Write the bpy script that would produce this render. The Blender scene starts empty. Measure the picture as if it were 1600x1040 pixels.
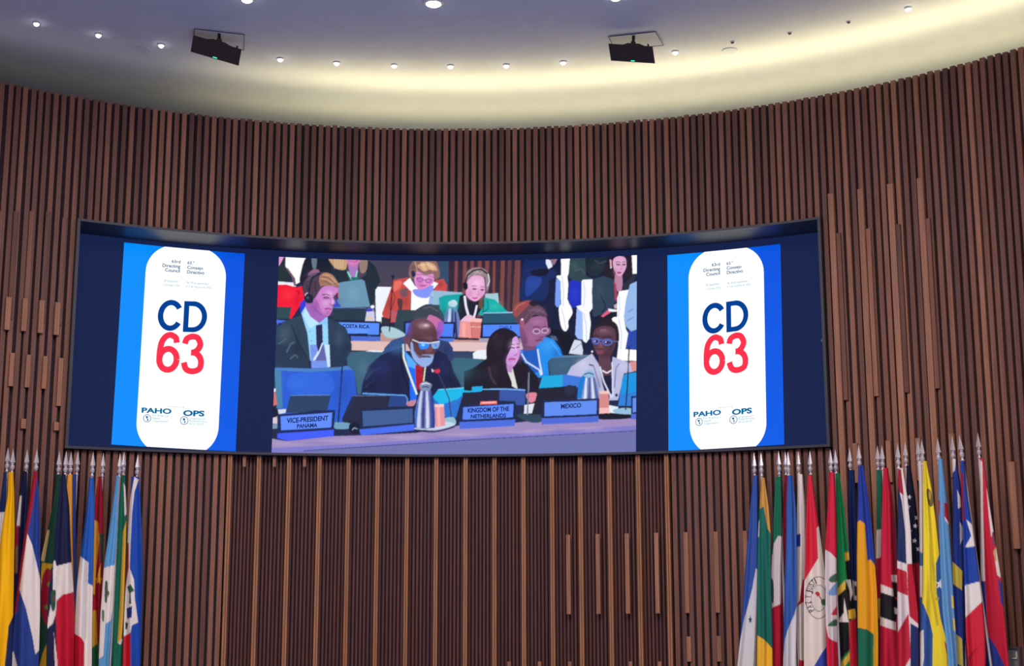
import bpy, math, random
import numpy as np
from mathutils import Vector, Matrix
random.seed(7)
SC = bpy.context.scene
COL = SC.collection

# ------------------------------------------------------------------ camera, world, exposure
R = 9.0            # radius of the round hall (front face of the slats), metres
EYE = 1.35
FPX, PITCH, ROLL, YAW = 2147.0, 0.17895, -0.002135, -0.000584
CAM = Vector((0.08534 * R, -0.947197 * R, EYE))
_F = Vector((math.sin(YAW) * math.cos(PITCH), math.cos(YAW) * math.cos(PITCH), math.sin(PITCH)))
_R0 = Vector((math.cos(YAW), -math.sin(YAW), 0))
_U0 = _R0.cross(_F)
_RT = math.cos(ROLL) * _R0 + math.sin(ROLL) * _U0
_UP = -math.sin(ROLL) * _R0 + math.cos(ROLL) * _U0
cd = bpy.data.cameras.new('camera')
cd.sensor_width = 36.0
cd.lens = FPX * 36.0 / 1600.0
cd.clip_start = 0.05
cam = bpy.data.objects.new('camera', cd)
COL.objects.link(cam)
cam.matrix_world = Matrix(((_RT.x, _UP.x, -_F.x, CAM.x), (_RT.y, _UP.y, -_F.y, CAM.y), (_RT.z, _UP.z, -_F.z, CAM.z), (0, 0, 0, 1)))
SC.camera = cam

SC.view_settings.view_transform = 'Standard'
SC.view_settings.look = 'None'
SC.view_settings.gamma = 1.0
SC.view_settings.use_curve_mapping = False
SC.view_settings.exposure = 0.0

world = bpy.data.worlds.new('world')
SC.world = world
world.use_nodes = True
world.node_tree.nodes['Background'].inputs[0].default_value = (0.5, 0.55, 0.7, 1)
world.node_tree.nodes['Background'].inputs[1].default_value = 0.02

# heights of the room (metres above the floor)
Z_TOP = EYE + 0.658916 * R       # top of the slats
Z_CEIL = Z_TOP + 0.69            # ceiling, a hand above the slats (light cove behind them)
Z_ST = EYE + 0.485115 * R        # head of the video wall
Z_SB = EYE + 0.177032 * R        # foot of the video wall


def area(name, loc, size, power, color, target=None, spread=180):
    l = bpy.data.lights.new(name, 'AREA')
    l.shape = 'DISK'
    l.size = size
    l.energy = power
    l.color = color
    l.spread = math.radians(spread)
    o = bpy.data.objects.new(name, l)
    COL.objects.link(o)
    o.location = loc
    t = Vector(target) if target is not None else Vector((loc[0], loc[1], 0))
    o.rotation_euler = (t - Vector(loc)).to_track_quat('-Z', 'Y').to_euler()
    return o


# the hall's own recessed ceiling lights over the seats
HALL_W = 212.0
for k, (lx, ly) in enumerate(((-4.6, -2.0), (-1.6, -2.0), (1.6, -2.0), (4.6, -2.0), (-3.2, 1.2), (0.0, 1.2), (3.2, 1.2), (-3.2, -5.0), (0.0, -5.0), (3.2, -5.0))):
    area('hall_light', (lx, ly, Z_CEIL - 0.03), 0.5, HALL_W, (1.0, 0.855, 0.80))
# cove light: lamps lying behind the top of the slats and washing the ceiling
COVE_W = 8.0
COVE_FILL = 4.2
for k in range(64):
    ph = -0.76 + k * 1.9 / 63
    w = min(1.0, max(0.05, (ph + 0.41) / 0.27))
    for (en, cone, rr, tr) in ((COVE_W, 172, 1.012, 0.99), (COVE_FILL, 176, 1.135, 1.12)):
        l = bpy.data.lights.new('cove_light', 'SPOT')
        l.energy = en * w
        l.color = (1.0, 0.80, 0.38)
        l.spot_size = math.radians(cone)
        l.spot_blend = 1.0
        l.shadow_soft_size = 0.04
        o = bpy.data.objects.new('cove_light', l)
        COL.objects.link(o)
        o.location = (rr * R * math.sin(ph), rr * R * math.cos(ph), Z_TOP + 0.015)
        o.rotation_euler = (Vector((tr * R * math.sin(ph), tr * R * math.cos(ph), Z_CEIL)) - o.location).to_track_quat('-Z', 'Y').to_euler()


# ------------------------------------------------------------------ helpers
def ray(px, py):
    return (_F * FPX + _RT * (px - 800) + _UP * (520 - py)).normalized()


def on_cyl(px, py, r):
    d = ray(px, py)
    a = d.x * d.x + d.y * d.y
    b = 2 * (CAM.x * d.x + CAM.y * d.y)
    c = CAM.x ** 2 + CAM.y ** 2 - r * r
    t = (-b + math.sqrt(b * b - 4 * a * c)) / (2 * a)
    p = CAM + d * t
    return math.atan2(p.x, p.y), p.z


def on_z(px, py, z):
    d = ray(px, py)
    return CAM + d * ((z - CAM.z) / d.z)


def cyl(phi, z, r):
    return Vector((r * math.sin(phi), r * math.cos(phi), z))


def mesh_obj(name, verts, faces, mat=None, parent=None, smooth=False):
    me = bpy.data.meshes.new(name)
    me.from_pydata([tuple(v) for v in verts], [], faces)
    if smooth:
        me.polygons.foreach_set('use_smooth', [True] * len(me.polygons))
    me.update()
    o = bpy.data.objects.new(name, me)
    COL.objects.link(o)
    if mat:
        me.materials.append(mat)
    if parent:
        o.parent = parent
    return o


def tag(o, label=None, cat=None, group=None, kind=None):
    for k, v in (('label', label), ('category', cat), ('group', group), ('kind', kind)):
        if v:
            o[k] = v
    return o


def empty(name, loc, label=None, cat=None, group=None):
    o = bpy.data.objects.new(name, None)
    COL.objects.link(o)
    o.location = loc
    o.empty_display_size = 0.1
    return tag(o, label, cat, group)


class MB:
    def __init__(s):
        s.v = []
        s.f = []

    def add(s, verts, faces):
        n = len(s.v)
        s.v += [tuple(v) for v in verts]
        s.f += [tuple(i + n for i in f) for f in faces]

    def box(s, c, dx, dy, dz):            # centre + three half-axis vectors
        c, dx, dy, dz = Vector(c), Vector(dx), Vector(dy), Vector(dz)
        vs = [c + a * dx + b * dy + e * dz for a in (-1, 1) for b in (-1, 1) for e in (-1, 1)]
        s.add(vs, [(0, 1, 3, 2), (4, 6, 7, 5), (0, 4, 5, 1), (2, 3, 7, 6), (0, 2, 6, 4), (1, 5, 7, 3)])

    def arc(s, p0, p1, r0, r1, z0, z1, n=None):      # block bent round the hall
        n = n or max(1, int(abs(p1 - p0) / 0.02))
        vs = []
        for i in range(n + 1):
            p = p0 + (p1 - p0) * i / n
            vs += [cyl(p, z0, r0), cyl(p, z1, r0), cyl(p, z1, r1), cyl(p, z0, r1)]
        fs = []
        for i in range(n):
            a, b = 4 * i, 4 * i + 4
            for j in range(4):
                fs.append((a + j, b + j, b + (j + 1) % 4, a + (j + 1) % 4))
        fs += [(0, 1, 2, 3), (4 * n + 3, 4 * n + 2, 4 * n + 1, 4 * n)]
        s.add(vs, fs)

    def lathe(s, prof, n=16, c=(0, 0, 0), axis='z'):  # [(radius, height)...]
        c = Vector(c)
        vs = []
        for (r, h) in prof:
            for k in range(n):
                a = 2 * math.pi * k / n
                vs.append(c + Vector((r * math.cos(a), r * math.sin(a), h)))
        fs = []
        for i in range(len(prof) - 1):
            for k in range(n):
                fs.append((i * n + k, i * n + (k + 1) % n, (i + 1) * n + (k + 1) % n, (i + 1) * n + k))
        fs.append(tuple(range(n - 1, -1, -1)))
        m = (len(prof) - 1) * n
        fs.append(tuple(range(m, m + n)))
        s.add(vs, fs)

    def tube(s, a, b, r0, r1=None, n=10):
        r1 = r0 if r1 is None else r1
        a, b = Vector(a), Vector(b)
        d = (b - a).normalized()
        x = d.orthogonal().normalized()
        y = d.cross(x)
        vs = []
        for (p, r) in ((a, r0), (b, r1)):
            for k in range(n):
                t = 2 * math.pi * k / n
                vs.append(p + x * (r * math.cos(t)) + y * (r * math.sin(t)))
        fs = [(k, (k + 1) % n, n + (k + 1) % n, n + k) for k in range(n)]
        fs += [tuple(range(n - 1, -1, -1)), tuple(range(n, 2 * n))]
        s.add(vs, fs)

    def build(s, name, mat, parent=None, smooth=False):
        return mesh_obj(name, s.v, s.f, mat, parent, smooth)


# ------------------------------------------------------------------ materials
def lin(c):
    out = []
    for v in c[:3]:
        v = v / 255.0
        out.append(v / 12.92 if v <= 0.04045 else ((v + 0.055) / 1.055) ** 2.4)
    return tuple(out)


def mat(name, color, rough=0.6, metal=0.0, emit=None, strength=1.0, spec=0.5):
    m = bpy.data.materials.new(name)
    m.use_nodes = True
    b = m.node_tree.nodes['Principled BSDF']
    b.inputs['Base Color'].default_value = (*color, 1)
    b.inputs['Roughness'].default_value = rough
    b.inputs['Metallic'].default_value = metal
    b.inputs['Specular IOR Level'].default_value = spec
    if emit:
        b.inputs['Emission Color'].default_value = (*emit, 1)
        b.inputs['Emission Strength'].default_value = strength
    return m


def noise_mat(name, c0, c1, scale=(4, 4, 4), rough=0.6, detail=4, bump=0.0, lo=0.35, hi=0.65, spec=0.5):
    m = mat(name, c0, rough, spec=spec)
    nt = m.node_tree
    b = nt.nodes['Principled BSDF']
    tc = nt.nodes.new('ShaderNodeTexCoord')
    mp = nt.nodes.new('ShaderNodeMapping')
    mp.inputs['Scale'].default_value = scale
    nz = nt.nodes.new('ShaderNodeTexNoise')
    nz.inputs['Detail'].default_value = detail
    rp = nt.nodes.new('ShaderNodeValToRGB')
    rp.color_ramp.elements[0].position = lo
    rp.color_ramp.elements[1].position = hi
    rp.color_ramp.elements[0].color = (*c0, 1)
    rp.color_ramp.elements[1].color = (*c1, 1)
    L = nt.links.new
    L(tc.outputs['Object'], mp.inputs['Vector'])
    L(mp.outputs['Vector'], nz.inputs['Vector'])
    L(nz.outputs['Fac'], rp.inputs['Fac'])
    L(rp.outputs['Color'], b.inputs['Base Color'])
    if bump:
        bp = nt.nodes.new('ShaderNodeBump')
        bp.inputs['Strength'].default_value = bump
        bp.inputs['Distance'].default_value = 0.01
        L(nz.outputs['Fac'], bp.inputs['Height'])
        L(bp.outputs['Normal'], b.inputs['Normal'])
    return m


def wood_mat(name, stops, rough=0.5, grain=0.25):
    """board colour picked per board (Object Info random), long grain along z"""
    m = mat(name, stops[0], rough, spec=0.3)
    nt = m.node_tree
    b = nt.nodes['Principled BSDF']
    L = nt.links.new
    oi = nt.nodes.new('ShaderNodeObjectInfo')
    rp = nt.nodes.new('ShaderNodeValToRGB')
    el = rp.color_ramp.elements
    el[0].color = (*stops[0], 1)
    el[1].color = (*stops[-1], 1)
    for i, s in enumerate(stops[1:-1]):
        e = el.new((i + 1) / (len(stops) - 1))
        e.color = (*s, 1)
    L(oi.outputs['Random'], rp.inputs['Fac'])
    tc = nt.nodes.new('ShaderNodeTexCoord')
    ad = nt.nodes.new('ShaderNodeVectorMath')
    ad.operation = 'MULTIPLY_ADD'
    L(oi.outputs['Random'], ad.inputs[0])
    ad.inputs[1].default_value = (31, 17, 53)
    L(tc.outputs['Object'], ad.inputs[2])
    mp = nt.nodes.new('ShaderNodeMapping')
    mp.inputs['Scale'].default_value = (60, 60, 1.6)
    L(ad.outputs[0], mp.inputs['Vector'])
    nz = nt.nodes.new('ShaderNodeTexNoise')
    nz.inputs['Detail'].default_value = 5
    nz.inputs['Scale'].default_value = 1.0
    L(mp.outputs['Vector'], nz.inputs['Vector'])
    mr = nt.nodes.new('ShaderNodeMapRange')
    mr.inputs['From Min'].default_value = 0.3
    mr.inputs['From Max'].default_value = 0.7
    mr.inputs['To Min'].default_value = 1 - grain
    mr.inputs['To Max'].default_value = 1 + grain
    L(nz.outputs['Fac'], mr.inputs['Value'])
    mx = nt.nodes.new('ShaderNodeVectorMath')
    mx.operation = 'SCALE'
    L(rp.outputs['Color'], mx.inputs[0])
    L(mr.outputs['Result'], mx.inputs['Scale'])
    L(mx.outputs[0], b.inputs['Base Color'])
    return m


def attr_mat(name, emit=False, rough=0.7, strength=1.0):
    m = mat(name, (0, 0, 0), rough, spec=0.2)
    nt = m.node_tree
    b = nt.nodes['Principled BSDF']
    at = nt.nodes.new('ShaderNodeAttribute')
    at.attribute_name = 'print'
    if emit:
        nt.links.new(at.outputs['Color'], b.inputs['Emission Color'])
        b.inputs['Emission Strength'].default_value = strength
    else:
        nt.links.new(at.outputs['Color'], b.inputs['Base Color'])
    return m


WOOD = wood_mat('slat_wood', [(0.105, 0.046, 0.037), (0.155, 0.068, 0.050), (0.182, 0.080, 0.055), (0.285, 0.130, 0.083)])
WOOD_DK = wood_mat('dark_slat_wood', [(0.084, 0.031, 0.027), (0.112, 0.042, 0.034)])
WOOD_LT = wood_mat('pale_slat_wood', [(0.265, 0.126, 0.078), (0.32, 0.155, 0.095)])
WOOD_FIN = wood_mat('fin_wood', [(0.31, 0.144, 0.074), (0.35, 0.163, 0.085)])
BACKING = noise_mat('backing_blue_ambient', (0.016, 0.013, 0.024), (0.024, 0.019, 0.034), rough=0.9)  # navy tint puts blue ambient light of the gaps into the colour
PLASTER = noise_mat('ceiling_plaster', (0.59, 0.64, 0.75), (0.62, 0.67, 0.78), scale=(0.8, 0.8, 0.8), rough=0.85, spec=0.2)
CARPET = noise_mat('carpet', (0.14, 0.21, 0.44), (0.18, 0.25, 0.50), scale=(30, 30, 30), rough=0.95)
REARWALL = noise_mat('rear_wall_wood', (0.20, 0.12, 0.08), (0.26, 0.16, 0.10), scale=(8, 8, 0.6), rough=0.6)
BLACK = mat('black_frame', (0.012, 0.013, 0.02), 0.35)
BLACKGLOSS = mat('black_glass', (0.018, 0.022, 0.036), 0.12)
CHROME = noise_mat('silver', (0.75, 0.75, 0.78), (0.85, 0.85, 0.88), scale=(20, 20, 20), rough=0.28)
CHROME.node_tree.nodes['Principled BSDF'].inputs['Metallic'].default_value = 0.75
WHITE = mat('white_trim', (0.75, 0.75, 0.75), 0.5)
GREYPANEL = noise_mat('hatch_panel', (0.53, 0.60, 0.74), (0.56, 0.63, 0.77), rough=0.7)
# ------------------------------------------------------------------ the hall: floor, ceiling, walls
mb = MB()
mb.lathe([(1.3 * R, -0.15), (1.3 * R, 0.0)], n=96)
tag(mb.build('floor', CARPET), kind='structure')
mb = MB()
mb.lathe([(1.3 * R, Z_CEIL), (1.3 * R, Z_CEIL + 0.2)], n=96)
tag(mb.build('ceiling', PLASTER), kind='structure')

SLAT_PHI = [-0.6394,-0.6276,-0.6179,-0.6086,-0.5975,-0.5880,-0.5781,-0.5675,-0.5571,-0.5460,-0.5355,-0.5255,-0.5146,-0.5053,-0.4956,-0.4851,-0.4741,-0.4639,-0.4531,-0.4426,-0.4323,-0.4220,-0.4120,-0.4018,-0.3915,-0.3809,-0.3701,-0.3597,-0.3494,-0.3396,-0.3294,-0.3193,-0.3089,-0.2988,-0.2886,-0.2784,-0.2683,-0.2580,-0.2479,-0.2375,-0.2274,-0.2167,-0.2063,-0.1961,-0.1859,-0.1760,-0.1656,-0.1553,-0.1449,-0.1350,-0.1247,-0.1142,-0.1043,-0.0947,-0.0843,-0.0740,-0.0640,-0.0535,-0.0432,-0.0332,-0.0231,-0.0130,-0.0026,0.0080,0.0178,0.0284,0.0388,0.0494,0.0594,0.0694,0.0791,0.0890,0.0992,0.1092,0.1196,0.1297,0.1397,0.1501,0.1598,0.1703,0.1803,0.1904,0.2004,0.2107,0.2211,0.2313,0.2411,0.2498,0.2607,0.2707,0.2812,0.2909,0.3011,0.3119,0.3217,0.3317,0.3420,0.3519,0.3618,0.3717,0.3819,0.3919,0.4021,0.4122,0.4226,0.4327,0.4434,0.4537,0.4643,0.4740,0.4841,0.4943,0.5040,0.5141,0.5241,0.5346,0.5451,0.5550,0.5654,0.5755,0.5859,0.5962,0.6065,0.6160,0.6268,0.6370,0.6476,0.6578,0.6676,0.6773,0.6874,0.6975,0.7079,0.7185,0.7285,0.7389,0.7487,0.7586,0.7690,0.7792,0.7890,0.7993,0.8096]
FIN_PHI = [-0.3108,-0.2712,-0.2297,-0.1874,-0.1468,-0.1059,-0.0644,-0.0232,0.0183,0.0592,0.1002,0.1405,0.1806,0.2217,0.2620,0.3023]
DPHI = 0.010185
slats = [SLAT_PHI[0] - DPHI * k for k in range(26, 0, -1)] + SLAT_PHI + [SLAT_PHI[-1] + DPHI * k for k in range(1, 25)]
PH_L = on_cyl(109.5, 516, R)[0]       # jambs of the video wall
PH_R = on_cyl(1292, 516, R)[0]
FIN_A, FIN_B = FIN_PHI[0] - 0.006, FIN_PHI[-1] + 0.006
SD = 0.06                             # slat depth
PW0, PW1 = -0.915, 1.065                # extent of the slatted wall

wall = None
mb = MB()
rb = R + SD
mb.arc(PW0, PH_L, rb, rb + 0.1, 0, Z_TOP)
mb.arc(PH_R, PW1, rb, rb + 0.1, 0, Z_TOP)
mb.arc(PH_L, PH_R, rb, rb + 0.1, Z_ST, Z_TOP)
mb.arc(PH_L, FIN_A, rb, rb + 0.1, 0, Z_SB)
mb.arc(FIN_B, PH_R, rb, rb + 0.1, 0, Z_SB)
mb.arc(FIN_A, FIN_B, R + 0.125, R + 0.165, 0, Z_SB)
wall = tag(mb.build('wall_back', BACKING), kind='structure')
# cove ledge and upstand behind the top of the slats
mb = MB()
mb.arc(PW0, PW1, R + SD + 0.101, 1.26 * R, Z_TOP - 0.1, Z_TOP - 0.02)
mb.arc(PW0, PW1, 1.26 * R, 1.27 * R, Z_TOP - 0.1, Z_CEIL)
tag(mb.build('trim_1', PLASTER), kind='structure')
mb = MB()
mb.arc(PW1, PW0 + 2 * math.pi, R, 1.27 * R, 0, Z_CEIL, n=120)
tag(mb.build('wall_rear', REARWALL), kind='structure')

_cache = {}


def board(name, phi, z0, z1, w, r0, r1, material, parent):
    """one upright board; alike boards share their mesh"""
    key = (name, round(z1 - z0, 3), w, round(r1 - r0, 4), material.name)
    if key not in _cache:
        m = MB()
        h, d = (z1 - z0), (r1 - r0)
        x, c = w / 2, min(0.004, w * 0.12)
        # rounded front edges: front is -y (towards the room)
        prof = [(-x, d), (-x, c), (-x + c, 0), (x - c, 0), (x, c), (x, d)]
        n = len(prof)
        vs = [(a, b, z) for z in (0, h) for (a, b) in prof]
        fs = [(i, (i + 1) % n, n + (i + 1) % n, n + i) for i in range(n)]
        fs += [tuple(range(n - 1, -1, -1)), tuple(range(n, 2 * n))]
        m.add(vs, fs)
        me = bpy.data.meshes.new(name)
        me.from_pydata(m.v, [], m.f)
        me.materials.append(material)
        _cache[key] = me
    o = bpy.data.objects.new(name, _cache[key])
    COL.objects.link(o)
    o.location = cyl(phi, z0, r0)
    o.rotation_euler = (0, 0, -phi)
    o.parent = parent
    return o


SW = 0.060
rs = random.Random(3)
for i, ph in enumerate(slats):
    fr = R + rs.uniform(-0.004, 0.004)
    top = Z_TOP + rs.choice((0, 0, 0, 0, 0.005, 0.009))
    if PH_L - 0.002 < ph < PH_R + 0.002:
        board('slat', ph, Z_ST + 0.001, top, SW, fr, R + SD, WOOD, wall)
        if ph < FIN_A - 0.002 or ph > FIN_B + 0.002:
            board('slat', ph, 0, Z_SB - 0.035, SW, fr, R + SD, WOOD, wall)
    else:
        board('slat', ph, 0, top, SW, fr, R + SD, WOOD, wall)
# bays under the screen: pale double fins and fine dark slats between them
_fin = MB()
for s in (-1, 1):
    _fin.box((s * 0.0155, 0.07, (Z_SB - 0.036) / 2), (0.0105, 0, 0), (0, 0.07, 0), (0, 0, (Z_SB - 0.036) / 2))
_fin.box((0, 0.08, (Z_SB - 0.036) / 2), (0.005, 0, 0), (0, 0.06, 0), (0, 0, (Z_SB - 0.036) / 2))
_finme = None
for i, ph in enumerate(FIN_PHI):
    if _finme is None:
        o = _fin.build('fin', WOOD_FIN, wall)
        _finme = o.data
    else:
        o = bpy.data.objects.new('fin', _finme)
        COL.objects.link(o)
        o.parent = wall
    o.location = cyl(ph, 0, R - 0.02)
    o.rotation_euler = (0, 0, -ph)
    if i < len(FIN_PHI) - 1:
        q = (FIN_PHI[i + 1] - ph) / 8
        for k in range(1, 8):
            board('thin_slat', ph + q * k, 0, Z_SB - 0.04, 0.030, R + 0.085, R + 0.125, WOOD_DK, wall)


# short proud blocks fixed on the slats, at their places on the wall
def block(x0, y0, y1, proud, w, material, xb=None, name='block'):
    ph, z1 = on_cyl(x0, y0, R - proud)
    z0 = on_cyl(xb if xb is not None else x0, y1, R - proud)[1]
    z0 = max(z0, 0.02)
    board(name, ph, z0, z1, w, R - proud, R - 0.005, material, wall)


for k, (x, ya, yb) in enumerate(((14.5, 464, 515), (40.4, 466, 517), (66.4, 469, 520), (91, 472, 523))):
    block(x, ya, yb, 0.05, 0.062, WOOD_LT)
for (x, ya, yb) in ((20, 551, 603), (45.5, 554, 605), (71.5, 556, 607), (96, 559, 634)):
    block(x, ya, yb, 0.04, 0.055, WOOD_LT)
for (x, ya, yb) in ((37.5, 654, 669), (88.8, 659, 672)):
    block(x, ya, yb, 0.05, 0.06, WOOD_LT)
for (x, ya, yb) in ((2, 420 - 90, 499), (26, 420 - 90, 500), (50.5, 420 - 90, 503), (76, 420 - 90, 506), (101.5, 340, 509)):
    block(x, ya, yb, 0.018, 0.062, WOOD)
for (x, ya, yb) in ((1297.5, 302, 1000), (1343.5, 295, 1000), (1390, 287, 1000), (1436.5, 278, 1000)):
    block(x, ya, yb, 0.06, 0.072, WOOD_LT, xb=x + 30)
for (x, ya, yb) in ((1309.5, 364, 624), (1356, 357, 618), (1402.5, 350, 612), (1449, 341, 606)):
    block(x, ya, yb, 0.035, 0.055, WOOD, xb=x + 20)
for (x, ya, yb) in ((1335.5, 692, 754), (1387, 688, 753), (1433.5, 684, 750), (1485.5, 677, 745), (1579, 721, 857), (1604, 716, 850)):
    block(x, ya, yb, 0.05, 0.06 if x < 1500 else 0.075, WOOD_LT)
for x in (887.5, 933.5, 979, 1025, 1071, 1118, 1163.5):
    block(x, 835 - (x - 887) * 0.022, 959 - (x - 887) * 0.01, 0.02, 0.056, WOOD_LT)
for (x, ya, yb) in ((1076, 994, 1033), (1123, 993, 1033)):
    block(x, ya, yb, 0.02, 0.056, WOOD_LT)
for x in (795.5, 843, 890, 985, 1030.5):
    block(x, 1033, 1075, 0.02, 0.045, WOOD_LT)
for x in (382, 429, 476):
    block(x, 712, 729, 0.0, 0.04, WOOD_LT)

# framed glass box let into the slats beside the flags
p, z1 = on_cyl(1583, 1010, R - 0.05)
cb = empty('wall_box', cyl(p, z1 - 0.45, R - 0.01), 'grey glass-fronted box set in the slats right of the flags', 'wall box')
cb.rotation_euler = (0, 0, -p)
m = MB()
for (cx, cz, hx, hz) in ((-0.07, 0.225, 0.008, 0.225), (0.07, 0.225, 0.008, 0.225), (0, 0.008, 0.07, 0.008), (0, 0.442, 0.07, 0.008)):
    m.box((cx, -0.035, cz), (hx, 0, 0), (0, 0.03, 0), (0, 0, hz))
m.build('frame', mat('box_frame', (0.10, 0.09, 0.09), 0.5), cb)
m = MB()
m.box((0, -0.03, 0.225), (0.062, 0, 0), (0, 0.01, 0), (0, 0, 0.21))
m.build('glass', mat('box_glass', (0.22, 0.23, 0.24), 0.15), cb)
m = MB()
m.box((0.01, -0.047, 0.33), (0.03, 0, 0), (0, 0.006, 0), (0, 0, 0.006))
m.box((0.035, -0.047, 0.36), (0.005, 0, 0), (0, 0.006, 0), (0, 0, 0.036))
m.build('handle', WHITE, cb)

# ------------------------------------------------------------------ ceiling fittings
LENS = mat('lamp_lens', (0.8, 0.8, 0.8), 0.4, emit=(1.0, 0.96, 0.9), strength=14.0)
LENS_OFF = mat('lamp_lens_off', (0.05, 0.05, 0.05), 0.4)


def downlight(px, py, r, label, group, lit=True, drop=0.02):
    c = on_z(px, py, Z_CEIL)
    e = empty('downlight', (c.x, c.y, Z_CEIL), label, 'downlight', group)
    m = MB()
    m.lathe([(r * 1.0, -0.001), (r * 1.45, -0.001), (r * 1.35, -drop * 0.6), (r * 1.05, -drop)], n=20)
    m.build('trim_ring', WHITE if lit else GREYPANEL, e)
    m = MB()
    m.lathe([(r, -drop * 0.5), (r * 0.97, -drop * 1.25), (r * 0.7, -drop * 1.9), (r * 0.3, -drop * 2.3)], n=20)
    m.build('lens', LENS if lit else LENS_OFF, e, smooth=True)


ORD = ['leftmost', 'second', 'third', 'fourth', 'fifth', 'sixth', 'seventh', 'eighth', 'ninth', 'tenth', 'last']
for i, (x, y) in enumerate(((57, 35), (154, 53), (252, 69), (438, 91), (526, 97), (616, 101), (704, 102), (791, 101), (880, 96), (1055, 80), (1419, 12))):
    if i == 0:
        lb = 'small lit white downlight, leftmost of the ceiling ring'
    elif i == 10:
        lb = 'small lit white downlight alone at the far right of the ceiling'
    elif i == 9:
        lb = 'small lit white downlight just right of the right-hand ceiling display'
    else:
        lb = 'small lit white downlight, %s from the left in the ceiling ring' % ORD[i]
    downlight(x, y, 0.032, lb, 'ring of small ceiling downlights')
for i, (x, y) in enumerate(((1144.5, 65), (1234, 51), (1326, 33.5))):
    downlight(x, y, 0.022, 'tiny unlit dark downlight, %s of three on the right ceiling' % ('leftmost', 'middle', 'rightmost')[i], 'unlit ceiling downlights', lit=False, drop=0.012)
downlight(677.5, 4, 0.088, 'large round lit ceiling lamp at the top edge, biggest of all', None)
downlight(386, -2, 0.06, 'round ceiling lamp cut by the top edge above the left-hand ceiling display', None)
downlight(962, -5, 0.06, 'round ceiling lamp cut by the top edge above the right-hand ceiling display', None)
for i, (x, y) in enumerate(((224, 77), (1140, 78.5))):
    c = on_z(x, y, Z_CEIL)
    e = empty('ceiling_speaker', (c.x, c.y, Z_CEIL), 'flush round white speaker disc in the ceiling, on the %s side' % ('left', 'right')[i], 'speaker', 'flush ceiling discs')
    m = MB()
    m.lathe([(0.085, -0.001), (0.10, -0.001), (0.098, -0.010), (0.085, -0.012)], n=28)
    m.build('rim', GREYPANEL, e)
    m = MB()
    m.lathe([(0.084, -0.001), (0.084, -0.006)], n=28)
    m.build('grille', WHITE, e)

LED = mat('green_led', (0.0, 0.2, 0.1), 0.4, emit=(0.05, 1.0, 0.45), strength=1.6)


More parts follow.
